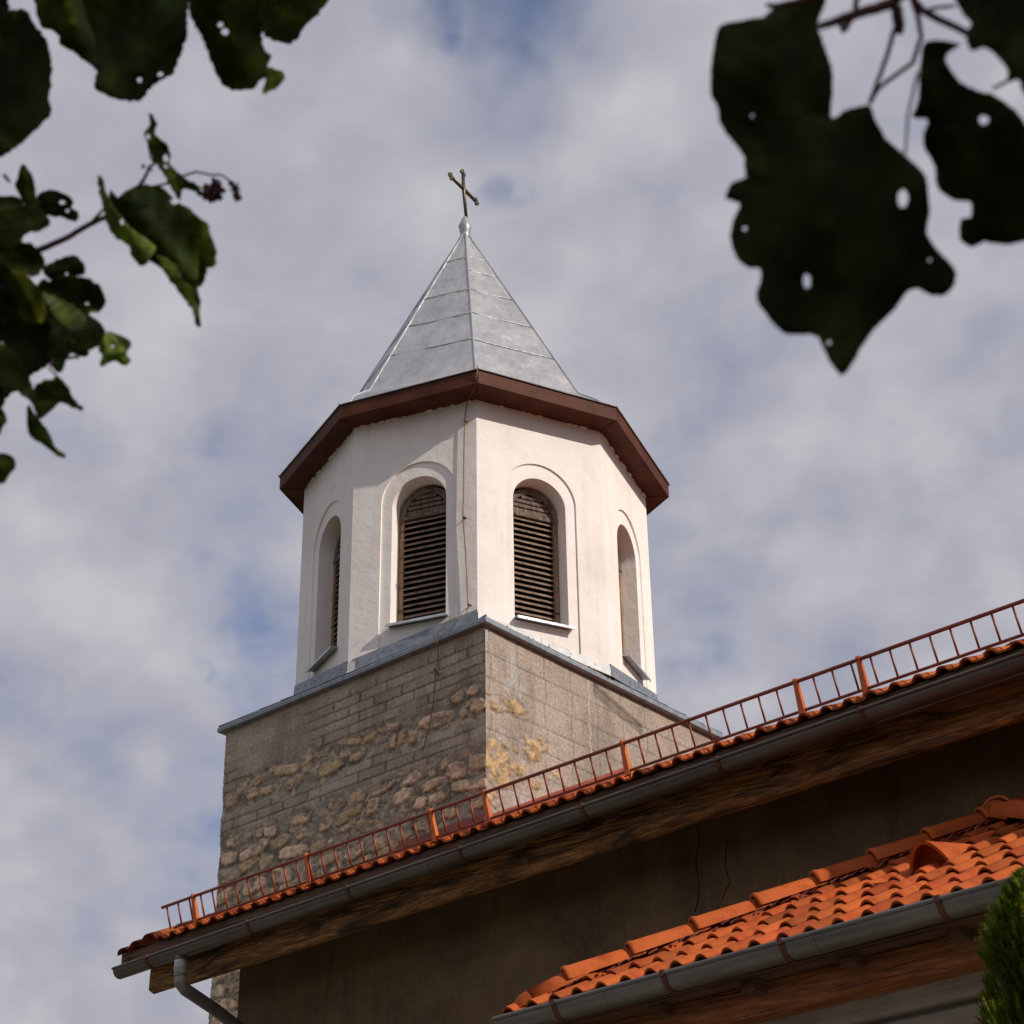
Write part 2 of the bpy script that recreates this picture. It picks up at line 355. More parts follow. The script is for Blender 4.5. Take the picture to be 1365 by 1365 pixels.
def grid_face(mb, u0, u1, z0, z1, fn, du, place):
    nu = int((u1-u0)/du)+1; nz = int((z1-z0)/du)+1
    U, Z = np.meshgrid(np.linspace(u0, u1, nu), np.linspace(z0, z1, nz))
    H, C = fn(U, Z)
    edge = np.minimum(1, np.minimum(U-u0, u1-U)/.05)
    P = place(U, Z, H)
    o = len(mb.v); mb.v += [tuple(p) for p in P.reshape(-1, 3).tolist()]; mb.c += [tuple(c) for c in C.reshape(-1, 3).tolist()]
    idx = (np.arange(nz-1)[:, None]*nu + np.arange(nu-1)[None, :] + o).ravel()
    mb.f += [(int(i), int(i+1), int(i+1+nu), int(i+nu)) for i in idx]

STONES = [(-1.85,9.89,.11,.05),(-1.51,9.89,.08,.05),(-1.38,10.03,.17,.05),(-.96,10.02,.19,.05),(-.82,9.84,.14,.05),(-1.28,9.86,.1,.04),(-.64,10.05,.1,.05),(-.25,9.86,.17,.07),(.15,9.86,.13,.04),(-1.72,9.38,.19,.045),(-1.37,9.38,.05,.045),(-1.18,9.35,.09,.05),(-.98,9.2,.14,.055),(-1.44,9.2,.22,.055),(-1.84,9.21,.12,.06),(-1.22,9.02,.11,.06),(-.78,9.02,.19,.055),(-.66,9.19,.09,.05),(-.69,9.37,.14,.045),(-1.67,9.02,.25,.05),(-1.39,8.78,.19,.06),(-.95,8.79,.17,.07),(-1.88,8.78,.11,.06),(-.28,9.21,.09,.06),(-.14,9.39,.12,.045),(.18,9.38,.1,.05),(.42,9.22,.09,.07),(.06,9.22,.18,.055),(.33,9.02,.16,.055),(.03,9.08,.08,.03),(-.09,8.98,.16,.04),(.14,8.77,.16,.05),(-.24,8.8,.13,.05),(.51,8.77,.12,.05),(-.4,8.98,.1,.05),(.57,9.38,.14,.035),(.87,9.21,.14,.06),(1.1,9.06,.1,.05),(.81,9.01,.14,.045),(1.35,9.05,.11,.045),(1.25,9.22,.12,.045),(.99,9.37,.14,.04),(1.28,9.37,.05,.055),(1.45,9.39,.05,.05),(1.62,9.28,.13,.075),(1.82,9.07,.26,.05),(1.92,9.29,.11,.07),(1.5,8.84,.1,.045),(1.92,8.85,.13,.05),(.83,8.77,.15,.05),(1.18,8.81,.12,.05),(1.63,10.08,.09,.04),(1.86,10.1,.07,.045),(1.93,9.91,.1,.065),(1.73,9.9,.05,.05),(1.33,9.93,.25,.06),(.70,9.86,.05,.06),(.83,9.87,.04,.06),(.98,9.85,.05,.06),(.34,10.02,.12,.035),(.12,10.04,.13,.03),(-.42,10.06,.10,.03),(.62,10.05,.14,.03)]
rs = random.Random(3)
for zr in (8.62, 8.44, 8.26, 8.08, 7.90, 7.72, 7.54, 7.36, 7.18, 7.0):
    x = -1.95
    while x < 2.0:
        w = rs.uniform(.08, .2); STONES.append((x+w, zr+rs.uniform(-.015, .015), w, rs.uniform(.05, .07))); x += 2*w+rs.uniform(.03, .10)
def face_left(U, Z):
    wob = (fbm(U*9, Z*11, 5)-.5)*.055; wob2 = (fbm(U*30, Z*32, 9)-.5)*.045
    best = np.full(U.shape, 9.0); sec = np.full(U.shape, 9.0); sid = np.zeros(U.shape)
    rk2 = random.Random(77)
    for k, (a, b, w, h) in enumerate(STONES):
        e1, e2, sk = rk2.uniform(2.2, 4.2), rk2.uniform(.92, 1.15), rk2.uniform(-.22, .22)
        uu = U-a+wob+wob2; zz = Z-b+wob*.7+wob2*.6+sk*(U-a)
        d = ((np.abs(uu)/(w*e2))**e1 + (np.abs(zz)/(h*1.20))**e1)**(1/e1)
        m = d < best; sec = np.where(m, best, np.minimum(sec, d)); best = np.where(m, d, best); sid = np.where(m, k, sid)
    inside = np.clip((1.06-best)/.10, 0, 1)*np.clip((sec-best-.10)/.10, 0, 1)*np.clip((fbm(U*7, Z*10, 66)-.30)*7, .25, 1)
    rough = np.clip((2.6-best)/1.1 + (fbm(U*3, Z*5, 21)-.5)*1.3, 0, 1)     # raked rubble mortar around the stones
    rr = (np.sin(sid*12.9898)*43758.5453) % 1.0
    st = .55*fbm(U*13, Z*20, 33, 5)+.45*(1-2*np.abs(fbm(U*17, Z*26, 39, 4)-.5)); st2 = fbm(U*45, Z*45, 35, 3)
    # tooled courses
    ch = .118; row = np.floor((Z-9.43)/ch); zf = (Z-9.43)/ch-row
    bl = .40; off = ((row % 2)*.5 + np.sin(row*3.1)*.12); uf = (U/bl+off + np.sin(np.floor(U/bl+off)*7.7+row)*.04) % 1
    lw = .013/ch; lz = np.clip(1-np.minimum(zf, 1-zf)/(lw*1.2), 0, 1); lu = np.clip(1-np.minimum(uf, 1-uf)/(.014/bl*1.2), 0, 1)
    brk = np.clip(1.2-rough*1.5, 0, 1); top = np.clip((10.72-Z-(np.clip(-U, 0, 2)*.10))/.04, 0, 1)
    smooth_patch = np.clip((fbm(U*.9+4, Z*2.2, 71)-.56)*8, 0, 1)
    line = np.maximum(lz, lu)*brk*top*(1-smooth_patch)*(.75+.25*fbm(U*6, Z*6, 44))
    bid = (np.sin((row*57+np.floor(U/bl+off)*131))*4375.85) % 1
    H = .010*(fbm(U*5, Z*5, 2)-.5) - .014*line + inside*(.002+.020*(st-.35)+.006*rr) - rough*(1-inside)*(.012+.03*np.abs(fbm(U*20, Z*26, 12)-.5)*2) + .006*(st2-.5)
    cem = np.stack([.46+.13*(bid-.5)+.14*(fbm(U*2, Z*3, 8)-.5)+.06*(fbm(U*12, Z*14, 81)-.5)]*3, -1)*np.array([1.04, .85, .66])  # cement paler and warmer than the right face, lifting this shaded side by colour
    cem = cem*(1-.22*np.clip((fbm(U*4.5, Z*.8, 15)-.52)*7, 0, 1))[..., None]
    mor = np.stack([.31+.50*(fbm(U*9, Z*14, 19)-.47)]*3, -1)*np.array([1.0, .83, .64])
    sto = np.array([.76, .53, .31])*(0.72+.5*rr[..., None]) * (0.10+1.35*st[..., None]); sto[..., 2] *= (.95+.25*rr)
    C = cem*(1-.74*line[..., None]); C = C*(1-rough[..., None])+mor*rough[..., None]; C = C*(1-inside[..., None])+sto*inside[..., None]
    crev = np.clip(1-np.abs(best-1.1)/.16, 0, 1)*(fbm(U*9, Z*9, 51) > .46); C = C*(1-.38*crev[..., None]); frag = np.clip((fbm(U*13, Z*19, 61)-.57)*14, 0, 1)*rough*(1-inside); C = C*(1-frag[..., None]*.8)+np.array([.62, .46, .31])*frag[..., None]*.8*(.5+st[..., None])
    # whitish lime runs
    run = np.clip(1-np.abs(U+.15-.02*np.sin(Z*40))/.012, 0, 1)*((Z > 10.28) & (Z < 10.46))
    C = C + run[..., None]*.25
    return H, C
OCH = [(-1.9,9.96,.13,.07),(-1.56,9.98,.15,.07),(-1.79,9.32,.22,.14),(-1.83,9.42,.16,.11),(-1.48,9.39,.11,.09),(-1.85,9.12,.14,.07),(-1.26,9.7,.14,.06),(-1.29,9.58,.09,.07),(-1.6,9.5,.12,.05),(-1.3,9.25,.10,.05),(-1.0,9.45,.1,.04),(-1.95,8.9,.1,.08)]
def face_right(U, Z):
    wob = (fbm(U*6, Z*6, 105)-.5)*.16+(fbm(U*20, Z*20, 106)-.5)*.12; best = np.full(U.shape, 9.0)
    for a, b, w, h in OCH:
        d = ((np.abs(U-a+wob)/(w*1.25))**3.5+(np.abs(Z-b+wob*.5)/(h*1.1))**3.5)**(1/3.5); best = np.minimum(best, d)
    inside = np.clip((1.05-best)/.12, 0, 1)*np.clip((fbm(U*11, Z*15, 177)-.40)*9, 0, 1); rough = np.clip((1.9-best)/.8+(fbm(U*4, Z*4, 121)-.5)*1.2, 0, 1)*np.clip((-.7-U)/.4, 0, 1)
    ch = .285; row = np.floor((Z-10.49+.0)/ch); zf = (Z-10.49)/ch-row; bl = .44; off = ((row % 2)*.5)+.44
    uf = ((U+1.53)/bl+off*(row % 2)) % 1
    lz = np.clip(1-np.minimum(zf, 1-zf)/(.013/ch), 0, 1); lu = np.clip(1-np.minimum(uf, 1-uf)/(.013/bl), 0, 1)
    line = np.maximum(lz, lu)*(1-.7*rough)*(.65+.35*fbm(U*5, Z*5, 144))
    # slanted recess left by a sill
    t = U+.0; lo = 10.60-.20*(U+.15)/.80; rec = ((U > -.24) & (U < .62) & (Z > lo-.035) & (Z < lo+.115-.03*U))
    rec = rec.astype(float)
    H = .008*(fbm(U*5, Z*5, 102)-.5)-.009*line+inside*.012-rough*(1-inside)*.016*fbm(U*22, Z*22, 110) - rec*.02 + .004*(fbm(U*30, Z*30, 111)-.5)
    st = fbm(U*16, Z*16, 133, 5)
    C = np.stack([.38+.18*(fbm(U*1.7, Z*2.2, 108)-.5)+.08*(fbm(U*9, Z*11, 109)-.5)]*3, -1)*np.array([1.05, .87, .72])
    C = C*(1-.22*np.clip((fbm(U*3.5, Z*1.1, 115)-.52)*6, 0, 1))[..., None]
    lime = np.clip((fbm(U*5, Z*3, 160)-.52)*9, 0, 1)*np.clip((-1.1-U)/.4, 0, 1)
    C = C*(1-lime[..., None]*.8)+np.array([.46, .43, .40])*lime[..., None]*.8
    C = C*(1-.6*line[..., None]); oc = np.array([.50, .345, .18])*(.15+1.5*st[..., None])
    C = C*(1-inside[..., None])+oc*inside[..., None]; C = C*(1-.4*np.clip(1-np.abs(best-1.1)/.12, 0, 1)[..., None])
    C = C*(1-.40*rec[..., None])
    run = np.clip(1-np.abs(U+.335-.012*np.sin(Z*30)-.0)/.014, 0, 1)*((Z > 9.7)*(Z < 10.78)); C = C*(1-run[..., None]*.8)+np.array([.62, .60, .57])*run[..., None]*.8
    return H, C
mb = MB()
def pl_left(U, Z, H): return np.stack([U, -HB-H-.0, Z], -1)
def pl_right(U, Z, H): return np.stack([HB+H, U, Z], -1)
grid_face(mb, -HB, HB+.0, 6.95, ZB, face_left, .0125, pl_left)
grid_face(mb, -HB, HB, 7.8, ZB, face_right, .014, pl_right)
# pinch the shared vertical corner so the two sheets meet
V = np.array(mb.v); m = (V[:, 0] > HB-.004) & (V[:, 1] < -HB+.02) ; V[m, 0] = HB; V[m, 1] = -HB
V[(V[:, 0] > HB-.001) & (V[:, 1] < -HB+.001), :2] = (HB, -HB)
mb.v = [tuple(p) for p in V.tolist()]
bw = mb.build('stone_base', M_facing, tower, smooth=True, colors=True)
mb = MB(); e = .03
mb.box((-HB+e, -HB+e+.0, 0), (HB-e, HB-e, ZB-.02))
mb.box((-HB, -HB, 0), (HB, -HB+.2, 6.95)); mb.box((HB-.2, -HB+.201, 0), (HB, HB, 7.8))
mb.box((-HB, -HB+.06, 0), (-HB+.2, HB, ZB-.01)); mb.box((-HB+.201, HB-.2, 0), (HB-.01, HB, ZB-.01))
mb.build('rear_masonry', M_rubble, tower)

# belfry corner points (slightly irregular, as built)
A8 = [-135, -90, -45, 0, 45, 90, 135, 180]
DV = {-135: (-1.471,-1.491), -90: (.012,-2.065), -45: (1.478,-1.538), 0: (2.10,-.029), 45: (1.556,1.560), 90: (.03,2.09), 135: (-1.48,1.52), 180: (-2.07,.02)}
ZT = 14.10
def skirt_z(x, y): return 10.86 + .64*max(0, 2.07-max(abs(x), abs(y)))
UC = {0: .86, 1: .833, 2: .805, 3: .87, 4: .82, 5: .81, 6: .82, 7: .82}
mbw = MB(); sills = []; louvs = []; ups = []
NA = 28
for k in range(8):
    a = Vector((*DV[A8[k]], 0)); b = Vector((*DV[A8[(k+1) % 8]], 0)); L = (b-a).length; d = (b-a)/L; nrm = Vector((d.y, -d.x, 0))
    uc = UC[k] if k < 4 else L/2
    def P(u, z, dep=0, a=a, d=d, nrm=nrm): return a + d*u - nrm*dep + Vector((0, 0, z))
    RB, zc_b, RO, zc_o, zs = .468, 12.955, .338, 12.90, 11.345
    zb = 10.885
    ang = [math.pi - i*math.pi/NA for i in range(NA+1)]
    ob = [(uc+RB*math.cos(t), zc_b+RB*math.sin(t)) for t in ang]
    oi = [(uc+RO*math.cos(t), zc_o+RO*math.sin(t)) for t in ang]
    q = lambda *pts: mbw.add([P(*p) for p in pts], [tuple(range(len(pts)))])
    # outer sheet, subdivided in z a little
    q((0,zb),(uc-RB,zb),(uc-RB,zc_b),(0,zc_b)); q((0,zc_b),(uc-RB,zc_b),(uc-RB,ZT),(0,ZT))
    q((uc+RB,zb),(L,zb),(L,zc_b),(uc+RB,zc_b)); q((uc+RB,zc_b),(L,zc_b),(L,ZT),(uc+RB,ZT))
    D1, D2 = .022, .27
    for i in range(NA):
        (u0, z0), (u1, z1) = ob[i], ob[i+1]; q((u0,z0),(u1,z1),(u1,ZT),(u0,ZT))
        q((u0,z0,0),(u0,z0,D1),(u1,z1,D1),(u1,z1,0))
        (v0, w0), (v1, w1) = oi[i], oi[i+1]; q((v0,w0,D1),(v1,w1,D1),(u1,z1,D1),(u0,z0,D1))
        q((v0,w0,D1),(v0,w0,D2),(v1,w1,D2),(v1,w1,D1))
    for sgn in (-1, 1):
        ub, ui = uc+sgn*RB, uc+sgn*RO
        q((ub,zb,0),(ub,zb,D1),(ub,zc_b,D1),(ub,zc_b,0))
        q((ub,zb,D1),(ui,zb,D1),(ui,zs,D1),(ub,zs,D1)); q((ub,zs,D1),(ui,zs,D1),(ui,zc_o,D1),(ub,zc_b,D1))
        q((ui,zs,D1),(ui,zs,D2),(ui,zc_o,D2),(ui,zc_o,D1))
    q((uc-RO,zb,D1),(uc+RO,zb,D1),(uc+RO,zs,D1),(uc-RO,zs,D1)); q((uc-RO,zs,D1),(uc+RO,zs,D1),(uc+RO,zs,D2),(uc-RO,zs,D2))
    # sill sheet
    ms = MB(); u0, u1 = uc-.35, uc+.375
    prof = [(.25, zs+.045), (-.075, zs+.012), (-.082, zs-.022), (-.074, zs-.024), (-.068, zs+.004), (.25, zs+.037)]
    n = len(prof); ms.add([P(u0, z, dp) for dp, z in prof]+[P(u1, z, dp) for dp, z in prof],
                          [(i, (i+1) % n, n+(i+1) % n, n+i) for i in range(n)]+[tuple(range(n)), tuple(range(n, 2*n))[::-1]])
    sills.append((ms, k))
    # louvred shutter
    fr = MB(); dz0, dz1 = .215, .262
    def bar(m, ua, ub, za, zb_, d0, d1, P=P):
        vs = [P(u, z, dd) for dd in (d0, d1) for u, z in ((ua,za),(ub,za),(ub,zb_),(ua,zb_))]
        m.add(vs, [(0,1,2,3),(4,7,6,5),(0,4,5,1),(1,5,6,2),(2,6,7,3),(3,7,4,0)])
    rr_ = RO-.008; ri = RO-.062; zsh = zs+.045
    bt = MB(); bar(bt, uc-rr_, uc-ri, zsh, zc_o-.09, dz0, dz1); bar(bt, uc+ri, uc+rr_, zsh, zc_o-.09, dz0, dz1)
    bar(fr, uc-rr_-.0, uc+rr_, zc_o-.085, zc_o-.03, dz0-.008, dz1)
    for i in range(16):                       # arched head ring
        t0, t1 = math.pi*i/16, math.pi*(i+1)/16; vs = []
        for dd in (dz0, dz1):
            for rad, t in ((ri-.02, t0), (rr_, t0), (rr_, t1), (ri-.02, t1)): vs.append(P(uc+rad*math.cos(t), zc_o-.028+rad*math.sin(t)*.985, dd))
        fr.add(vs, [(0,1,2,3),(4,7,6,5),(0,4,5,1),(1,5,6,2),(2,6,7,3),(3,7,4,0)])
    z = zc_o-.022
    while z < zc_o+.27:                       # head boards with narrow slots
        hgt = .042; zz_ = z+hgt-zc_o+.028; hw = math.sqrt(max(.0005, (ri-.01)**2-zz_**2)); bar(fr, uc-hw, uc+hw, z, z+hgt, dz0+.008, dz1-.008); z += .062
    sm = MB(); rk = random.Random(k); z = zsh+.03; 
    while z < zc_o-.11:                       # tilted slats
        j = rk.uniform(-.003, .003); t0 = rk.uniform(-.003, .003)
        vs = []
        for u, tt in ((uc-ri-.004, 0), (uc+ri+.004, t0)):
            for dp, dzz in ((dz0+.004, -.020), (dz0+.056, .030), (dz0+.056, .042), (dz0+.004, -.006)): vs.append(P(u, z+dzz+j+tt, dp))
        sm.add(vs, [(0,1,2,3),(4,7,6,5),(0,4,5,1),(1,5,6,2),(2,6,7,3),(3,7,4,0)]); z += .0715
    bk = MB(); bk.add([P(uc-RO-.03,zs,.34),P(uc+RO+.03,zs,.34),P(uc+RO+.03,zc_o+RO+.03,.34),P(uc-RO-.03,zc_o+RO+.03,.34)], [(0,1,2,3)])
    louvs.append((fr, bt, sm, bk))
    # flashing upstand against this wall, follows the skirt slope
    ups.append((k, a.copy(), b.copy(), d.copy(), nrm.copy(), L))
ow = weld(mbw.build('belfry_wall', M_plaster, tower), 2e-4, 25)
# hide joint of wall sheets: top closing and a near-black shell painting the unlit interior
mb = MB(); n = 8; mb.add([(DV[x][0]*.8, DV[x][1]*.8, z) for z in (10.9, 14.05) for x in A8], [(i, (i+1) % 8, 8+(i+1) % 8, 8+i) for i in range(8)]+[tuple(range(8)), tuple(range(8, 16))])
mb.build('belfry_dark_liner', M_dark, tower)
for (ms, k) in sills: ms.build('window_sill', M_tin, tower)
for fr, bt, sm, bk in louvs:
    o = fr.build('louvred_shutter', M_louv, tower); bt.build('shutter_stile', M_batten, o); sm.build('shutter_slats', M_slat, o)
# skirt: drip edge, sloping sheets, upstands
mb = MB(); h0, h1 = 2.045, 2.10
def ring(mb, prof, poly):
    """prof: list of (scale offset outward, z); poly: unit square corners"""
    m = len(poly); vs = [(px*o_, py*o_, z) for o_, z in prof for px, py in poly]
    fs = [(i*m+j, i*m+(j+1) % m, (i+1)*m+(j+1) % m, (i+1)*m+j) for i in range(len(prof)-1) for j in range(m)]
    mb.add(vs, fs)
SQ = [(-1,-1),(1,-1),(1,1),(-1,1)]
ring(mb, [(2.00,10.785),(2.092,10.785),(2.106,10.79),(2.106,10.83),(2.095,10.852),(2.04,10.872)], SQ)
mb.build('drip_edge', M_flash, tower)
mb = MB()
mid = {-90: (.012,-2.085), 0: (2.085,-.029), 90: (.03,2.085), 180: (-2.085,.02)}; sq = {-135: (-2.095,-2.095), -45: (2.095,-2.095), 45: (2.095,2.095), 135: (-2.095,2.095)}
for c_ in (-135, -45, 45, 135):
    x, y = DV[c_]; z = skirt_z(x, y)
    l, r_ = (c_-45), (c_+45); l = -90 if l == -90 else l; l = 180 if l == -180 else l; r_ = 180 if r_ == 180 else r_
    for m_ in (l, r_):
        mx_, my_ = mid[m_]; S0 = Vector((*sq[c_], 10.853)); S1 = Vector((mx_, my_, 10.87)); S2 = Vector((x, y, z)); S3 = Vector((*DV[m_], 10.875))
        n_ = 6
        for i in range(n_):
            t0, t1 = i/n_, (i+1)/n_
            q_ = [S0.lerp(S1, t0), S0.lerp(S1, t1), S2.lerp(S3, t1), S2.lerp(S3, t0)]
            mb.add(q_, [(0,1,2,3)])
            mb.tube([q_[0]+Vector((0,0,.006)), q_[3]+Vector((0,0,.008))], .009, 5)
    mb.tube([S0+Vector((0,0,.008)), S2+Vector((0,0,.02))], .014, 6)
mb.build('skirt_roof', M_flash, tower)
for (k, a, b, d, nrm, L) in ups:
    hA, hB = .155, (.155 if k != 3 else .22)
    def up_strip(u0, u1, mt, dp, hh, label=None):
        m = MB(); vs = []
        for u in (u0, u1):
            p = a+d*u; 
            za = skirt_z(a.x, a.y)*(1-u/L) + skirt_z(b.x, b.y)*u/L
            for off, dz in ((dp+.035, -.012), (dp+.008, .02), (dp, hh), (dp-.006, hh+.006), (-.004, hh+.003)):
                vs.append(p+nrm*off+Vector((0, 0, za+dz)))
        m.add(vs, [(i, i+1, i+6, i+5) for i in range(4)])
        nr = int((u1-u0)/.26); 
        for i in range(nr):
            u = u0+.13+i*.26+random.uniform(-.05, .05)
            if u > u1-.03: break
            za = skirt_z(a.x, a.y)*(1-u/L)+skirt_z(b.x, b.y)*u/L
            c0 = a+d*u+nrm*(dp+.002)+Vector((0, 0, za+hh*.62)); m.tube([c0, c0+nrm*.010], .010, 6)
        o = m.build('upstand_flashing', mt, tower)
        if label: o['label'] = label
    if k == 2:
        up_strip(0, .78, M_bright, .012, .125, 'bright new strip of flashing'); up_strip(.775, L, M_bright, .016, .125, 'bright new strip of flashing')
    elif k == 1:
        up_strip(.0, .10, M_bright, .018, .12, 'bright folded flashing patch'); up_strip(.06, L, M_flash, .012, .155)
    else: up_strip(0, L, M_flash, .012, .16)

# eaves: soffit, fascia
EV = {-135: (-1.688,-1.715), -90: (.037,-2.345), -45: (1.747,-1.800), 0: (2.417,-.10), 45: (1.785,1.75), 90: (.03,2.40), 135: (-1.70,1.75), 180: (-2.36,.02)}
mb = MB(); 
def oring(mb, prof):
    vs = []
    for (sc, z, src) in prof:
        for x in A8:
            ex, ey = (EV if src else DV)[x]; vs.append((ex*sc, ey*sc, z))
    fs = [(i*8+j, i*8+(j+1) % 8, (i+1)*8+(j+1) % 8, (i+1)*8+j) for i in range(len(prof)-1) for j in range(8)]
    mb.add(vs, fs)
oring(mb, [(.93, 14.098, 0), (.993, 14.098, 1)]); o = mb.build('soffit', M_fascia, tower)
for x in A8:   # mitre battens over the soffit joints
    m = MB(); p = Vector((*DV[x], 14.093)); q_ = Vector((*EV[x], 14.093)); m.tube([p*1.0, p.lerp(q_, .97)], .008, 4); m.build('mitre_joint', M_fascia, o)
mb = MB(); oring(mb, [(.985, 14.112, 1), (.988, 14.088, 1), (1.0, 14.088, 1), (1.0, 14.262, 1), (.975, 14.262, 1)])
mb.build('fascia', M_fascia, tower)
# rough mortar line where the plaster meets the soffit
mb = MB(); rk = random.Random(11)
for k in range(8):
    a = Vector((*DV[A8[k]], 14.08)); b = Vector((*DV[A8[(k+1) % 8]], 14.08)); n = 40
    mb.tube([a.lerp(b, i/n)*1.002+Vector((0, 0, rk.uniform(-.012, .012))) for i in range(n+1)], [rk.uniform(.004, .02) for _ in range(n+1)], 5)
mb.build('plaster_fillet', M_plaster, tower, smooth=True)
# spire
AP = Vector((-.05, -.05, 18.17))
def sp_pt(x, f_, z):   # f_: radius
    v = Vector((*EV[x], 0)).normalized(); c = Vector((AP.x, AP.y, 0))*((z-14.2)/4.0)
    return c + v*f_ + Vector((0, 0, z))
PROF = [(1.008, 14.266), (1.010, 14.274), (.95, 14.31)]
rings = []
for sc, z in PROF: rings.append([Vector((EV[x][0]*sc, EV[x][1]*sc, z)) for x in A8])
def rad(z): return .075+(18.12-z)*(1.85-.075)/(18.12-14.73)
rings.append([sp_pt(x, 2.13, 14.505) for x in A8])
ZS = [14.73, 14.9, 15.12, 15.39, 15.6, 15.82, 16.03, 16.33, 16.64, 16.9, 17.14, 17.32, 17.50, 17.8]
for z in ZS: rings.append([sp_pt(x, rad(z), z) for x in A8])
rings.append([sp_pt(x, .125, 18.02) for x in A8]); rings.append([sp_pt(x, .062, 18.16) for x in A8])
mb = MB(); NS = 6; rk = random.Random(5)
vs = []; ncol = 8*NS
for ri_, rg in enumerate(rings):
    for j in range(8):
        for s_ in range(NS):
            p = rg[j].lerp(rg[(j+1) % 8], s_/NS)
            if s_ and 3 < ri_ < len(rings)-2: p += Vector((p.x, p.y, 0)).normalized()*rk.uniform(-.012, .012)
            vs.append(p)
fs = [(i*ncol+j, i*ncol+(j+1) % ncol, (i+1)*ncol+(j+1) % ncol, (i+1)*ncol+j) for i in range(len(rings)-1) for j in range(ncol)]
mb.add(vs, fs); spire = weld(mb.build('spire', M_tin, tower), 1e-5, 12)
mb = MB(); 
for j, x in enumerate(A8):
    mb.tube([rg[j]+Vector((0, 0, .006)) for rg in rings[1:]], .013, 6)
    mb.build('hip_seam', M_tin, spire, smooth=True); mb = MB()
seamz = {1: [17.50, 16.64, 16.05, 15.42], 2: [17.55, 17.16, 16.66, 16.06, 15.40]}
mb = MB()
for j in range(8):
    for z in seamz.get(j, [17.3, 16.6, 16.0, 15.35] if j % 2 else [17.5, 16.9, 16.2, 15.5]):
        p = sp_pt(A8[j], rad(z)+.004, z); q_ = sp_pt(A8[(j+1) % 8], rad(z)+.004, z+.01)
        n = (p+q_); n.z = 0; n.normalize()
        sg_ = rk.uniform(-.02, .03); mb.tube([p.lerp(q_, t)+n*.002-Vector((0, 0, sg_*math.sin(math.pi*t))) for t in (0, .15, .3, .5, .7, .85, 1)], .0058, 5)
        mb.build('sheet_seam', M_tin, spire, smooth=True); mb = MB()
# finial and cross
def lathe(mb, c, prof, n=10, wob=0):
    vs = [(c[0]+r_*math.cos(2*math.pi*k/n)*(1+wob*random.uniform(-1, 1)), c[1]+r_*math.sin(2*math.pi*k/n)*(1+wob*random.uniform(-1, 1)), z) for r_, z in prof for k in range(n)]
    mb.add(vs, [(i*n+k, i*n+(k+1) % n, (i+1)*n+(k+1) % n, (i+1)*n+k) for i in range(len(prof)-1) for k in range(n)])
mb = MB(); lathe(mb, (-.055, -.055), [(.062,18.13),(.075,18.17),(.062,18.185),(.065,18.21),(.088,18.27),(.092,18.32),(.070,18.39),(.045,18.45),(.032,18.49),(.0,18.50)], 9, .10)
fin = mb.build('finial', M_tin, tower, smooth=True)
def tl(p):   # world -> tower local
    dx, dy = p[0]-CX, p[1]-CY; return Vector((cR*dx+sR*dy, -sR*dx+cR*dy, p[2]))
c0 = tl((-14.461, 15.383, 19.0)); foot = tl((-14.43, 15.405, 18.47)); topc = tl((-14.466, 15.376, 19.28))
ad = tl((-14.461-.058, 15.383+.315, 19.0))-c0
mb = MB(); mb.tube([foot, c0, topc], [.021, .026, .024], 8); mb.tube([c0-ad, c0+ad], .026, 8)
for cpt, dr in ((topc, (topc-c0).normalized()), (c0-ad, -ad.normalized()), (c0+ad, ad.normalized())):
    other = ad.normalized() if abs(dr.z) > .5 else Vector((0, 0, 1))
    for kx, ky in ((.038, 0), (-.0, .037), (-.0, -.037)):
        p = cpt+dr*kx+other*ky; nn = 8
        mb.tube([p+(dr*math.cos(t)+other*math.sin(t))*.020 for t in [2*math.pi*i/nn for i in range(nn+1)]], .014, 6)
    mb.tube([cpt-dr*.05+other*.022, cpt-dr*.03-other*.0, cpt-dr*.05-other*.022], .009, 6)
mb.build('cross', M_iron, tower, smooth=True)
# lightning cable down the front
mb = MB(); cp = [(1.77,-1.83,14.30),(1.70,-1.80,14.07),(1.386,-1.600,14.066),(1.359,-1.612,13.834),(1.352,-1.615,13.425),(1.347,-1.617,12.926),(1.338,-1.620,12.535),(1.365,-1.611,12.143),(1.381,-1.605,11.76),(1.397,-1.599,11.40),(1.39,-1.64,11.28),(1.62,-2.06,10.99),(1.45,-2.125,10.88),(1.42,-2.12,10.75),(1.40,-2.075,10.66),(1.36,-2.07,10.42),(1.32,-2.07,10.08),(1.27,-2.07,9.84),(1.18,-2.07,9.61)]
mb.tube(cp, .0065, 6)
for p in ((1.352,-1.615,13.83),(1.338,-1.62,12.535),(1.39,-1.60,11.42)):
    v = Vector(p); mb.tube([v+Vector((.0,.03,0)), v+Vector((.03,-.03,-.01)), v+Vector((.06,-.0,-.03))], .010, 6)
v = Vector((1.36,-2.02,10.44)); mb.tube([v, v+Vector((.02,-.10,.03))], .012, 6); mb.tube([v+Vector((-.06,-.06,.02)), v+Vector((.12,-.06,-.05))], .006, 5)
mb.build('lightning_cable', M_wire, tower, smooth=True)

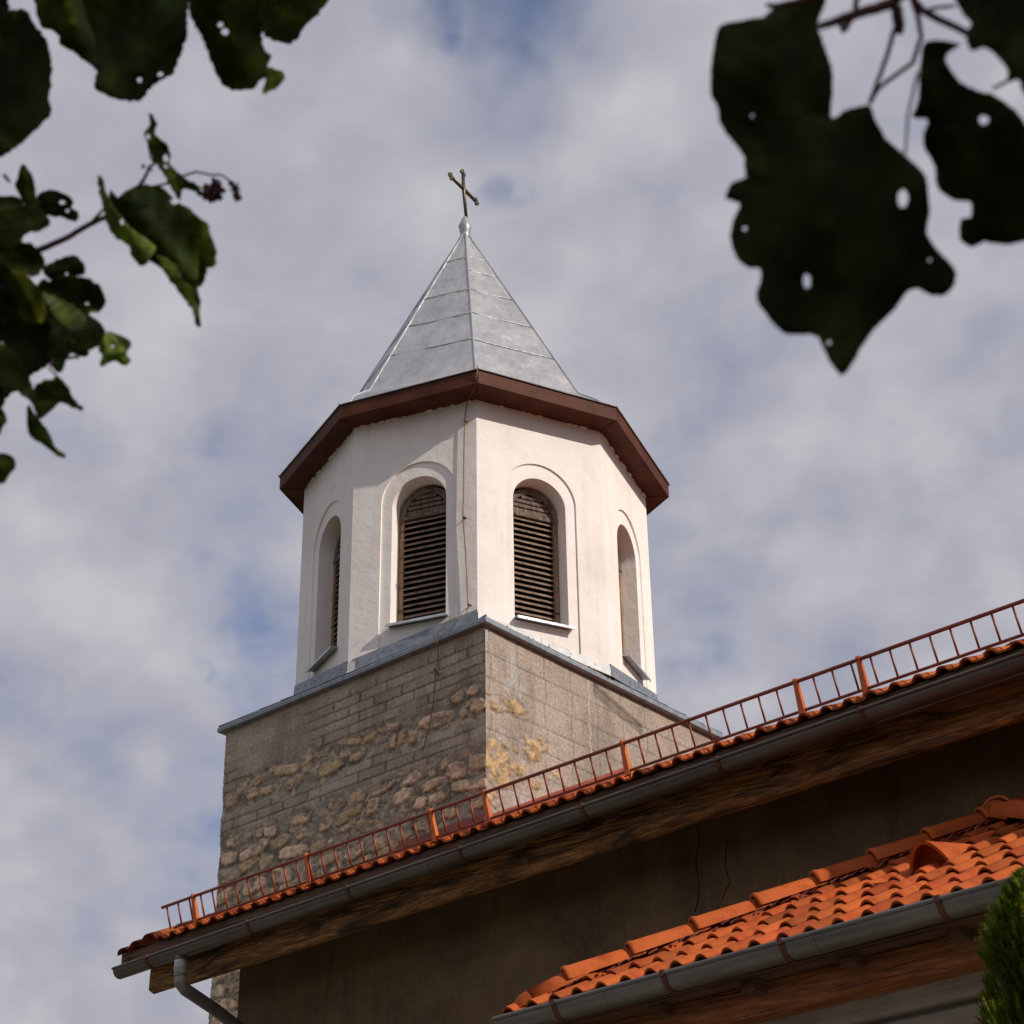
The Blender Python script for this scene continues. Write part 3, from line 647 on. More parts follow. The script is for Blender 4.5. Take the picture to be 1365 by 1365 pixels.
# ================================================================== TILES
def tile_roof(name, parent, x0, x1, y0, z0, slope, length, course=.335, pitch=.1715, clip=None, flip=1, ypl=None, base=(.46, .102, .026), seed=0, ns=14):
    """pantile courses climbing in +y*flip from the eave at (y0, z0)."""
    mb = MB(); cs = math.cos(math.atan(slope)); sn = math.sin(math.atan(slope)); rk = random.Random(seed)
    U = Vector((0, flip*cs, sn)); Nn = Vector((0, -flip*sn, cs)); nc = int(math.ceil(length/course))
    def prof(t):   # t in 0..1 : roll then pan
        if t < .5: return .033*math.sin(math.pi*t/.5)**.8
        return -.004*math.sin(math.pi*(t-.5)/.5)
    for c in range(nc):
        s0, s1 = c*course-.02, min((c+1)*course+.03, length)
        i0 = int(math.floor(x0/pitch)); i1 = int(math.ceil(x1/pitch))
        for i in range(i0, i1):
            xa = i*pitch; ym = y0+flip*cs*(s0+course*.5)
            if xa+pitch*.5 < x0 or xa+pitch*.5 > x1: continue
            if clip and not clip(xa+pitch*.5, ym): continue
            sh = rk.uniform(.66, 1.16)*(1 if rk.random() > .06 else .7); cc = (base[0]*sh, base[1]*sh*rk.uniform(.9, 1.1), base[2]*sh)
            dj = rk.uniform(-.004, .004); ds = rk.uniform(-.008, .008); th = .013
            vs = []
            for (s_, lift) in ((s0+ds, .030+dj), (s0+ds+.03, .029+dj), (s1, .004)):
                for j in range(ns+1):
                    t = j/ns; h = prof(t); vs.append(Vector((xa+t*pitch*1.02, y0, z0))+U*s_+Nn*(h+lift))
            w = ns+1
            for j in range(w): vs.append(vs[j]-Nn*th)
            for j in range(w): vs.append(vs[2*w+j]-Nn*.004)
            fs = []
            for r_ in range(2): fs += [(r_*w+j, r_*w+j+1, (r_+1)*w+j+1, (r_+1)*w+j) for j in range(ns)]
            fs += [(3*w+j, 3*w+j+1, j+1, j) for j in range(ns)]
            fs += [(3*w+j+1, 3*w+j, 4*w+j, 4*w+j+1) for j in range(ns)]
            mb.add(vs, fs, cc)
    return mb.build(name, M_tile, parent, smooth=False, colors=True)
def capping(mb, P0, P1, side, upv, r=.085, r1=None, th=.014, seg=12, collar=True, cc=(.50,.135,.04), collar_end=0, squash=1.0):
    """half-round cover tile from P0 (low end) to P1"""
    P0, P1 = Vector(P0), Vector(P1); ax = (P1-P0).normalized(); side = Vector(side); side = (side-ax*side.dot(ax)).normalized(); upv = side.cross(ax)*-1
    if upv.z < 0: upv = -upv
    L = (P1-P0).length; r1 = r1 or r*.9
    st = [(0, r), (.0, r), (L, r1)]
    if collar:
        if collar_end == 0: st = [(0, r*1.05), (.015, r*1.065), (.03, r*1.05), (.036, r*1.01), (L, r1)]
        else: st = [(0, r1), (L-.036, r*1.01), (L-.03, r*1.05), (L-.015, r*1.065), (L, r*1.05)]
    vs = []; n = seg+1
    for s_, rr in st:
        for j in range(n):
            t = math.pi*j/seg*1.0; vs.append(P0+ax*s_+side*rr*math.cos(t)+upv*rr*squash*math.sin(t))
    for s_, rr in ((st[0][0], st[0][1]-th), (st[-1][0], st[-1][1]-th)):
        for j in range(n):
            t = math.pi*j/seg; vs.append(P0+ax*s_+side*rr*math.cos(t)+upv*rr*squash*math.sin(t))
    m = len(st); fs = [(i*n+j, i*n+j+1, (i+1)*n+j+1, (i+1)*n+j) for i in range(m-1) for j in range(seg)]
    fs += [(m*n+j, m*n+j+1, j+1, j) for j in range(seg)]; fs += [((m-1)*n+j, (m-1)*n+j+1, (m+1)*n+j+1, (m+1)*n+j) for j in range(seg)]
    fs += [(m*n+j+1, m*n+j, (m+1)*n+j, (m+1)*n+j+1) for j in range(seg)]
    mb.add(vs, fs, cc)
def gutter(parent, A, B, r=.080, brk=(), joint=(), mtl=None):
    A, B = Vector(A), Vector(B); ax = (B-A).normalized(); mb = MB(); th = .004
    out = Vector((0, -1, 0)); upv = Vector((0, 0, 1))
    prof = []
    for j in range(17): t = math.pi*j/16; prof.append((math.cos(t)*r, -math.sin(t)*r))
    inner = [(x*(r-th)/r, y*(r-th)/r) for x, y in prof[::-1]]
    mb.extrude(prof+inner, A, B, out, upv, closed=True)
    for P_, s_ in ((A, 1), (B, -1)):   # end caps
        mb.add([P_+ax*s_*.003+out*x+upv*y for x, y in prof], [tuple(range(len(prof)))])
    lip = [(r+.006+.011*math.cos(2*math.pi*k/10), .004+.011*math.sin(2*math.pi*k/10)) for k in range(10)]
    mb.extrude(lip, A, B, out, upv, closed=True)
    for x in joint:
        P_ = A+ax*((x-A.x)/ax.x); pr = [(a_*1.025, b_*1.025) for a_, b_ in prof]; mb.extrude(pr, P_-ax*.02, P_+ax*.02, out, upv)
        mb.tube([P_+ax*.02+out*a_+upv*b_ for a_, b_ in pr], .0035, 5)
    gt = weld(mb.build('gutter', mtl or M_gutter, parent), 1e-5, 35)
    for x in brk:
        P_ = A+ax*((x-A.x)/ax.x); m = MB(); pr = [(math.cos(t)*(r+.006), -math.sin(t)*(r+.006)) for t in [math.pi*j/14-.12 for j in range(16)]]
        pr2 = [(a_*.955, b_*.955) for a_, b_ in pr[::-1]]; m.extrude(pr+pr2, P_-ax*.016, P_+ax*.016, out, upv, closed=True)
        m.extrude([(r+.02, -.012), (r+.02, .02), (r-.02, .022), (r-.02, .014), (r+.012, .012), (r+.012, -.012)], P_-ax*.016, P_+ax*.016, out, upv, closed=True)
        m.build('gutter_bracket', M_brk, gt)
    return gt

# ================================================================== NAVE
nave = thing('church_nave', 'long church nave with brown rendered wall, orange tiled eaves, grey gutter and a snow guard', 'church nave')
EY, EZ, SL = 9.93, 6.715, .505
XL, XR = -13.42, 6.0
RIDGE_Y = 15.55; RL = (RIDGE_Y-EY)/math.cos(math.atan(SL))
def nclip(x, y): return not (x < CX+HB+.02 and y > CY-HB-.02)
tile_roof('tiled_roof', nave, XL+.55, XR, EY, EZ, SL, RL, course=.36, clip=nclip, seed=1)
# the last tiles at the verge sag and turn a little
mb = MB(); rk = random.Random(8)
for i, (xa, zz_, rot) in enumerate([(-13.40, -.005, 0), (-13.235, .02, .05), (-13.07, .045, .03)]):
    for c in range(14):
        s0 = c*.36-.02+.0; U = Vector((0, math.cos(math.atan(SL)), math.sin(math.atan(SL)))); Nn = Vector((0, -U.z, U.y))
        P0 = Vector((xa+.085, EY, EZ+.01+zz_))+U*s0
        if P0.y > CY-HB-.3: break
        sh = rk.uniform(.55, .95); capping(mb, P0, P0+U*.40, (1, 0, 0), (0, 0, 1), r=.084, r1=.07, collar=False, cc=(.42*sh, .11*sh, .04*sh), squash=.62)
mb.build('verge_tile', M_tile, nave, smooth=True, colors=True)
mb = MB(); sn_, cs_ = math.sin(math.atan(SL)), math.cos(math.atan(SL))
def roofpt(x, s_, h=0): return Vector((x, EY+cs_*s_-sn_*h, EZ+sn_*s_+cs_*h))
# roof deck below the tiles (front slope stops at the tower) and rear slope
def deck(mb, x0, x1, s0, s1, h0, h1):
    vs = [roofpt(x, s_, h) for h in (h0, h1) for x, s_ in ((x0,s0),(x1,s0),(x1,s1),(x0,s1))]
    mb.add(vs, [(0,3,2,1),(4,5,6,7),(0,1,5,4),(1,2,6,5),(2,3,7,6),(3,0,4,7)])
deck(mb, XL+.06, CX+HB, .02, (CY-HB-EY-.03)/cs_, -.05, -.012); deck(mb, CX+HB, XR, .02, RL, -.05, -.012)
mb.build('roof_deck', M_board, nave)
tile_roof('rear_tiled_roof', nave, CX+HB+.1, XR, 2*RIDGE_Y-EY, EZ, SL, RL, course=.36, pitch=.34, flip=-1, seed=2, ns=8)
mb = MB(); x = CX+HB+.1; zr = EZ+SL*(RIDGE_Y-EY)-.02
while x < XR: capping(mb, (x, RIDGE_Y, zr), (x+.42, RIDGE_Y, zr), (0, 1, 0), (0, 0, 1), r=.12, cc=(.46, .12, .04)); x += .38
mb.build('ridge_capping', M_tile, nave, smooth=True, colors=True)
# walls
WY = 10.75; WX = -12.77; ZW = 6.9
mb = MB(); mb.box((WX, WY, 0), (XR-.4, WY+.6, ZW)); wp = [(WY+.601, 0), (CY-HB-.04, 0), (CY-HB-.04, EZ+SL*(CY-HB-.04-EY)-.12), (WY+.601, EZ+SL*(WY+.601-EY)-.12)]; mb.add([(xx, y_, z_) for xx in (WX, WX+.6) for y_, z_ in wp], [(0,1,2,3),(4,7,6,5),(0,4,5,1),(1,5,6,2),(2,6,7,3),(3,7,4,0)]); mb.box((XR-1, WY+.601, 0), (XR-.4, 20, ZW)); mb.box((CX+HB+.05, 19.8, 0), (XR-1.01, 20.4, ZW))
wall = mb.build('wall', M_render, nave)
# hairline cracks cut as thin dark ribbons of shadow gap in the render
mb = MB(); rk = random.Random(4)
for pts in ([(-7.84, 6.70), (-7.79, 6.52), (-7.86, 6.35), (-7.83, 6.15), (-7.90, 5.94)], [(-7.56, 6.46), (-7.60, 6.28), (-7.56, 6.15), (-7.69, 6.00), (-7.74, 5.90), (-7.80, 5.78)]):
    pp = []
    for (a, b), (c, d_) in zip(pts, pts[1:]):
        for t in (0, .33, .66): pp.append((a+(c-a)*t+rk.uniform(-.012, .012), WY-.001, b+(d_-b)*t))
    mb.tube(pp, [rk.uniform(.002, .0045) for _ in pp], 5)
mb.build('render_crack', M_dark, wall)
# soffit boards over the eave, fascia between tiles and gutter
mb = MB(); deck(mb, XL+.05, XR, .03, .06, -.145, -.052); 
for k in range(60):
    x = XL+.3+k*.9
    if x < XR-.2: deck(mb, x, x+.11, .06, 2.6 if x > CX+HB else 2.6, -.17, -.051)
mb.build('rafters', M_board, nave)
mb = MB(); mb.box((XL+.04, EY+.012, EZ-.16), (XR, EY+.045, EZ+.012)); bevel(mb.build('fascia_board', M_board, nave), .004)
# eaves beam : old hand-hewn timber, slightly uneven
def rough_beam(name, parent, x0, x1, y0, y1, z0, z1, m, seed=0, amp=.012, n=120):
    mb = MB(); rk = random.Random(seed); rows = []
    base = [(y0, z1), (y0-.004, (z0+z1)/2), (y0, z0+.03), (y0+.03, z0), (y1-.02, z0), (y1, z0+.02), (y1, z1)]
    ph = [rk.uniform(0, 6) for _ in base]; vs = []
    for i in range(n+1):
        x = x0+(x1-x0)*i/n
        for j, (y, z) in enumerate(base):
            a = amp*(math.sin(x*2.1+ph[j])*.5+math.sin(x*5.3+ph[j]*2)*.3+rk.uniform(-.4, .4)); vs.append((x, y+a, z+a*.8))
    w = len(base); fs = [(i*w+j, (i+1)*w+j, (i+1)*w+(j+1) % w, i*w+(j+1) % w) for i in range(n) for j in range(w)]
    fs += [tuple(range(w)), tuple(range(n*w, n*w+w))[::-1]]; mb.add(vs, fs)
    return weld(mb.build(name, m, parent), 1e-5, 40)
rough_beam('eaves_beam', nave, -13.22, XR, 10.14, 10.215, 6.40, 6.66, M_beam, 3, .009)
rough_beam('wall_plate', nave, -12.95, XR, 10.22, 10.30, 6.425, 6.655, M_beam, 4, .006)
# knots and drying cracks on the beam
# soffit board between beam and wall
mb = MB(); mb.box((-13.3, 10.02, 6.662), (XR, 10.75, 6.69)); mb.build('soffit_board', M_board, nave)
GA = (-13.46, 9.79, 6.600); GB = (XR, 9.79, 6.60)
gt = gutter(nave, (-13.20, 9.80, 6.514), (XR, 9.80, 6.652), .070, mtl=M_gutter2, brk=[-12.76, -11.51, -10.37, -9.2, -8.04, -6.88, -5.77, -4.62, -3.5, -2.3], joint=[-9.55, -5.2])
mb = MB(); mb.tube([(-12.40, 9.81, 6.52), (-12.40, 9.81, 6.40), (-12.385, 9.815, 6.235), (-12.38, 9.86, 6.20), (-12.46, 10.25, 6.13), (-12.56, 10.66, 6.04), (-12.57, 10.67, 5.9), (-12.57, 10.67, .1)], .052, 16)
mb.tube([(-12.40, 9.81, 6.455), (-12.40, 9.81, 6.43)], .056, 16); mb.tube([(-12.393, 9.81, 6.31), (-12.391, 9.81, 6.29)], .056, 16)
dp_ = mb.build('downpipe', M_gutter, nave, smooth=True)
m = MB(); m.tube([(-12.40, 9.81, 6.46), (-12.40, 9.81, 6.42), (-12.388, 9.815, 6.245)], .0545, 16); m.tube([(-12.397, 9.81, 6.375), (-12.396, 9.81, 6.36)], .058, 16); m.build('outlet_sleeve', M_tin, dp_, smooth=True)
# snow guard
mb = MB(); GY = 10.02; z0_, z1_ = EZ+.10, EZ+.335; GX0 = -12.88
GN = Vector((0, -.27, .963)); GB0 = Vector((0, GY, EZ+SL*(GY-EY))); gb = lambda x_, h_: GB0+Vector((x_, 0, 0))+GN*h_
mb.tube([gb(GX0, .275), gb(XR, .275)], .0135, 8); mb.tube([gb(GX0+.12, .078), gb(XR, .078)], .011, 8)
x = GX0+.065
while x < XR:
    mb.tube([gb(x+.006, .078), gb(x-.003, .275)], .0082, 6); x += .1465
sg = mb.build('snow_guard', M_rail, nave, smooth=True)
for x in [-12.47, -11.08, -9.70, -9.15, -7.83, -6.36, -5.87, -4.5, -3.1, -1.7]:
    m = MB(); UU = Vector((0, math.cos(math.atan(SL)), math.sin(math.atan(SL))))
    for dx in (-.014, .014):
        vs = [gb(x+dx+o_, h_)+UU*y for o_ in (-.002, .002) for y, h_ in ((-.022, .035), (.030, .035), (.010, .295), (-.010, .295))]
        m.add(vs, [(0,1,2,3),(4,7,6,5),(0,4,5,1),(1,5,6,2),(2,6,7,3),(3,7,4,0)])
    vs = [gb(x-.024, .035)-UU*.024, gb(x+.024, .035)-UU*.024, gb(x+.014, .295)-UU*.012, gb(x-.014, .295)-UU*.012]; vs += [v_+UU*.004 for v_ in vs]
    m.add(vs, [(0,1,2,3),(4,7,6,5),(0,4,5,1),(1,5,6,2),(2,6,7,3),(3,7,4,0)])
    m.tube([gb(x-.013, .280), gb(x+.013, .280)], .020, 10)
    m.add([gb(x-.028, .052)-UU*.08, gb(x+.028, .052)-UU*.08, gb(x+.028, .052)+UU*.3, gb(x-.028, .052)+UU*.3], [(0,1,2,3)])
    m.build('guard_support', M_orange, sg)
# red flashing where roof meets the tower
mb = MB(); FZ = 8.68
mb.box((-13.50, CY-HB-.045, FZ-.45), (CX+HB+.06, CY-HB-.012, FZ+.0)); mb.box((-13.50, CY-HB-.085, FZ-.45), (CX+HB+.09, CY-HB-.05, FZ-.06))
x0 = CX+HB+.014
for (o0, o1, hh) in ((.0, .02, .0), (.025, .05, -.055), (.055, .12, -.10)):
    vs = [(x0+o_, y, 8.67+.53*(y-13.42)+dz) for o_ in (o0, o1) for y, dz in ((CY-HB-.09, -.4), (15.78, -.5), (15.78, hh), (CY-HB-.09, hh))]
    mb.add(vs, [(0,1,2,3),(4,7,6,5),(0,4,5,1),(1,5,6,2),(2,6,7,3),(3,7,4,0)])
mb.build('roof_flashing', M_rail, nave)

# ================================================================== PORCH
porch = thing('church_porch', 'low annex against the nave wall with hipped orange clay tile roof, gutter and grey cornice', 'porch')
PY, PZ, PS = 8.25, 4.70, .548; PX0, AX = -7.34, -5.25; PX1 = 2*AX-PX0; APY = PY+(AX-PX0); APZ = PZ+PS*(AX-PX0)
pl_len = (APY-PY)/math.cos(math.atan(PS))
def pclip(x, y): return (x > PX0+(y-PY)-.02) and (x < PX1-(y-PY)+.02)
tile_roof('tiled_roof', porch, PX0, PX1, PY-.06, PZ-.036, PS, pl_len+.1, course=.335, pitch=.1715, clip=pclip, seed=6, base=(.43, .094, .024), ns=16)
# deck triangle and side slopes
mb = MB(); a_ = Vector((PX0+.05, PY+.05, PZ-.01)); b_ = Vector((PX1-.05, PY+.05, PZ-.01)); c_ = Vector((AX, APY, APZ-.03)); d_ = Vector((AX, WY, APZ-.03)); e_ = Vector((PX0+.05, WY, PZ-.01)); f_ = Vector((PX1-.05, WY, PZ-.01))
mb.add([a_, b_, c_, d_, e_, f_], [(0,1,2), (0,2,3,4), (1,5,3,2)]); mb.build('roof_deck', M_rail, porch)
mb = MB()   # side slopes in simple ribbed tiles
for sgn, xe in ((-1, PX0), (1, PX1)):
    for i in range(14):
        y = PY+.1+i*.1715; t = min(1, (y-PY)/(AX-PX0)); 
        if y > WY-.05: break
        p = Vector((xe, y, PZ+.0)); q_ = Vector((xe-sgn*(AX-PX0)*t*.98, y, PZ+PS*(AX-PX0)*t*.98)); capping(mb, p, q_, (0, 1, 0), (0, 0, 1), r=.085, r1=.085, collar=False, cc=(.5, .13, .04), squash=.5)
mb.build('side_tiles', M_tile, porch, smooth=True, colors=True)
hips = [-.02, .235, .505, .775, 1.04, 1.30, 1.555, 1.80, 2.045, 2.2]
def hp(t, h=.035): return Vector((PX0+t, PY+t, PZ+PS*t+h))
side = Vector((1, -1, 0)).normalized()
for i in range(len(hips)-1):
    m = MB(); sh = random.uniform(.9, 1.06); cc = (.43*sh, .094*sh, .023*sh)
    if i == 0:
        capping(m, hp(.06, .0), hp(hips[1]+.05, .035), side, None, r=.10, r1=.098, collar=False, cc=cc, squash=.95)
        # rounded closed starter end
        ax = (hp(1)-hp(0)).normalized(); n_ = 12; c0 = hp(.06, .0); upv = side.cross(ax); upv = upv if upv.z > 0 else -upv
        prev = None; vs = []
        for rr, dd in ((.10, 0), (.088, -.05), (.06, -.10), (.02, -.125)):
            for j in range(n_+1):
                t = math.pi*j/n_; vs.append(c0+ax*dd+side*rr*math.cos(t)+upv*(rr*.95*math.sin(t)) - Vector((0, 0, 0.0)))
        m.add(vs, [(r_*(n_+1)+j, r_*(n_+1)+j+1, (r_+1)*(n_+1)+j+1, (r_+1)*(n_+1)+j) for r_ in range(3) for j in range(n_)], cc)
    else:
        capping(m, hp(hips[i]-.035, .046), hp(hips[i+1]+.02, .030), side, None, r=.100, r1=.084, cc=cc, th=.016)
    m.build('hip_tile', M_tile, porch, smooth=True, colors=True)
def hp2(t, h=.045): return Vector((AX+t, APY-t, APZ-PS*t+h))
for i in range(9):
    m = MB(); sh = random.uniform(.9, 1.05); cc = (.43*sh, .094*sh, .023*sh)
    capping(m, hp2(i*.235+.28, .035), hp2(i*.235-.03+.0, .055), (1, 1, 0), None, r=.094, r1=.094, collar_end=1, cc=cc); m.build('hip_tile', M_tile, porch, smooth=True, colors=True)
m = MB(); capping(m, (AX, APY-.03, APZ+.07), (AX, WY-.01, APZ+.07), (1, 0, 0), None, r=.105, cc=(.5, .13, .04)); m.build('ridge_tile', M_tile, porch, smooth=True, colors=True)
# torn membrane under the hip tiles
m = MB(); rk = random.Random(31)
for i in range(46):
    t = .1+i*.043; p = hp(t, .02)+side*rk.uniform(.075, .135); q_ = p+Vector((.05, .02, .02)); m.add([p, q_, q_+side*rk.uniform(.02, .06)-Vector((0, 0, rk.uniform(.0, .025))), p+side*rk.uniform(.01, .06)-Vector((0, 0, .02))], [(0,1,2,3)])
m.build('hip_membrane', M_rail, porch)
# hooded vent tile
m = MB(); sn_, cs_ = math.sin(math.atan(PS)), math.cos(math.atan(PS)); U = Vector((0, cs_, sn_)); Nn = Vector((0, -sn_, cs_)); X = Vector((1, 0, 0))
V0 = Vector((-5.105, 9.17, PZ+PS*(9.17-PY)))+Nn*.03; nn = 12; cc = (.43, .094, .023)
prof = []
for j in range(nn+1):
    t = j/nn; a = math.pi*(1-t); wv = .105*math.cos(a)*(1+.25*(1-math.sin(a))); hv = .155*(math.sin(a)**1.25); prof.append((wv, hv))
vs = [V0+X*w_+Nn*h_ for w_, h_ in prof]+[V0+X*w_*.86+Nn*h_*.86 for w_, h_ in prof]+[V0+X*w_*.96+Nn*(h_*.30)+U*.36 for w_, h_ in prof]+[V0+X*w_*.86+Nn*h_*.80+U*.10 for w_, h_ in prof]
w_ = nn+1; fs = [(w_+j, w_+j+1, j+1, j) for j in range(nn)]+[(j, j+1, 2*w_+j+1, 2*w_+j) for j in range(nn)]+[(w_+j+1, w_+j, 3*w_+j, 3*w_+j+1) for j in range(nn)]+[tuple(3*w_+j for j in range(nn+1))]
m.add(vs, fs, cc); vt = m.build('vent_tile', M_tile, porch, smooth=False, colors=True); vt.data.set_sharp_from_angle(angle=R(40)); 
gutter(porch, (-7.40, 8.19, 4.637), (PX1+.05, 8.19, 4.655), .078, brk=[-6.95, -6.18, -5.42, -4.50, -3.6], joint=[-6.62, -5.25, -4.35])
gs = MB(); gs.tube([(-7.18, 8.19, 4.60), (-7.18, 8.19, 4.45), (-7.16, 8.4, 4.3), (-7.14, 8.86, 4.1), (-7.14, 8.86, .1)], .042, 14); gs.build('downpipe', M_gutter, porch, smooth=True)
mb = MB(); mb.box((PX0+.08, PY+.04, PZ-.11), (PX1-.08, PY+.07, PZ-.02)); mb.box((PX0+.08, PY+.071, PZ-.115), (PX1-.08, 8.9, PZ-.09))
for k in range(7): 
    x = PX0+.25+k*.62; mb.box((x, PY+.09, PZ-.175), (x+.09, 8.9, PZ-.116))
mb.box((PX0+.08, 8.901, PZ-.115), (PX0+.30, WY, PZ-.09)); mb.build('soffit_board', M_board, porch)
rough_beam('eaves_beam', porch, PX0+.22, PX1-.22, 8.44, 8.62, 4.425, 4.58, M_beam2, 9, .006)
mb = MB()
mb.extrude([(8.63, 4.58), (8.63, 4.44), (8.655, 4.40), (8.66, 4.345), (8.675, 4.338), (8.745, 4.345), (8.75, 4.318), (8.715, 4.312), (8.73, 4.27), (8.75, 4.225), (8.82, 4.225), (8.825, 4.20), (8.79, 4.195), (8.80, 4.15), (8.90, 4.15), (8.95, 4.15), (8.95, 4.58)], (PX0+.34, 0, 0), (PX1-.34, 0, 0), (0, 1, 0), (0, 0, 1), closed=True)
bevel(mb.build('cornice', M_cornice, porch), .006)
mb = MB(); mb.box((PX0+.42, 8.86, 0), (PX1-.42, 9.1, 4.148)); mb.box((PX0+.42, 9.101, 0), (PX0+.7, WY, 4.55)); mb.box((PX1-.7, 9.101, 0), (PX1-.42, WY, 4.55))
mb.build('wall', M_render, porch)

# ================================================================== THUJA
def blades(n, fn, seed):
    rs = np.random.RandomState(seed); mb = MB(); fn(mb, rs, n); return mb
def thuja(name, x, y, H, Rm, seed, label, n=26000):
    t = thing(name, label, 'conifer'); rs = np.random.RandomState(seed); mb = MB()
    for i in range(n):
        h = rs.uniform(.02, 1)**.55*H; env = min(Rm, .165*((H-h)/.45)**.62) * (1+.16*math.sin(h*9+seed)+.10*math.sin(h*23))
        a = rs.uniform(0, 2*math.pi); lump = 1+.22*math.sin(a*5+h*4)+.14*math.sin(a*11-h*9); rr = env*lump*(rs.uniform(.35, 1)**.5)
        c = np.array([x+rr*math.cos(a), y+rr*math.sin(a), h]); out = np.array([math.cos(a), math.sin(a), 0])
        d = out*rs.uniform(.1, .55)+np.array([0, 0, 1])+rs.normal(0, .16, 3); d /= np.linalg.norm(d); L = rs.uniform(.035, .075)
        s = np.cross(d, rs.normal(0, 1, 3)); s /= np.linalg.norm(s); w = L*rs.uniform(.06, .10)
        cc = rs.uniform(.45, 1.45)*(.9+.0*rr); cc = (cc*rs.uniform(.85, 1.35), cc, cc*.8) if rs.rand() > .05 else (1.5*cc, .75*cc, .7*cc)
        o = len(mb.v); p = c; pts = [p-s*w*.4, p+s*w*.4, p+d*L*.55+s*w, p+d*L, p+d*L*.55-s*w]
        fs = [(0,1,2,3,4)]
        for sg in (1, -1):   # side scales of the spray
            for q in (.25, .5, .72):
                b = p+d*L*q; tip = b+(d*.9+s*sg*.55)*L*.30; pts += [b-d*L*.05, tip, b+d*L*.07]; k = len(pts); fs.append((k-3, k-2, k-1))
        mb.add(pts, fs, cc)
    mb.build('crown', M_thuja, t, colors=True)
    m = MB(); m.tube([(x, y, 0), (x, y, H*.5), (x+.01, y, H*.9)], [.06, .04, .01], 8); m.build('trunk', M_bark, t)
    return t
thuja('thuja', -2.555, 5.145, 3.50, .30, 3, 'narrow green conifer rising in front of the low annex at the right edge')

# ================================================================== BROADLEAF TREES
def crown_mesh(c, rad, n, seed, sizes=(.06, .11)):
    rs = np.random.RandomState(seed); mb = MB(); cl = [rs.normal(0, 1, 3) for _ in range(70)]
    cl = [np.array(c)+v/np.linalg.norm(v)*np.array(rad)*rs.uniform(.35, 1) for v in cl]
    for i in range(n):
        b = cl[rs.randint(len(cl))]+rs.normal(0, .28, 3); d = rs.normal(0, 1, 3); d[2] -= .5; d /= np.linalg.norm(d)
        s = np.cross(d, rs.normal(0, 1, 3)); s /= np.linalg.norm(s); nn_ = np.cross(s, d); L = rs.uniform(*sizes); w = L*.45
        pts = [b, b+d*L*.3+s*w+nn_*w*.3, b+d*L*.7+s*w*.7+nn_*w*.2, b+d*L, b+d*L*.7-s*w*.7+nn_*w*.2, b+d*L*.3-s*w+nn_*w*.3]
        k = rs.uniform(.7, 1.3); mb.add(pts, [(0,1,2,3), (0,3,4,5)], (k, k, k))
    return mb
def unproj(px, py, D): return CAM + ray(px, py)*D
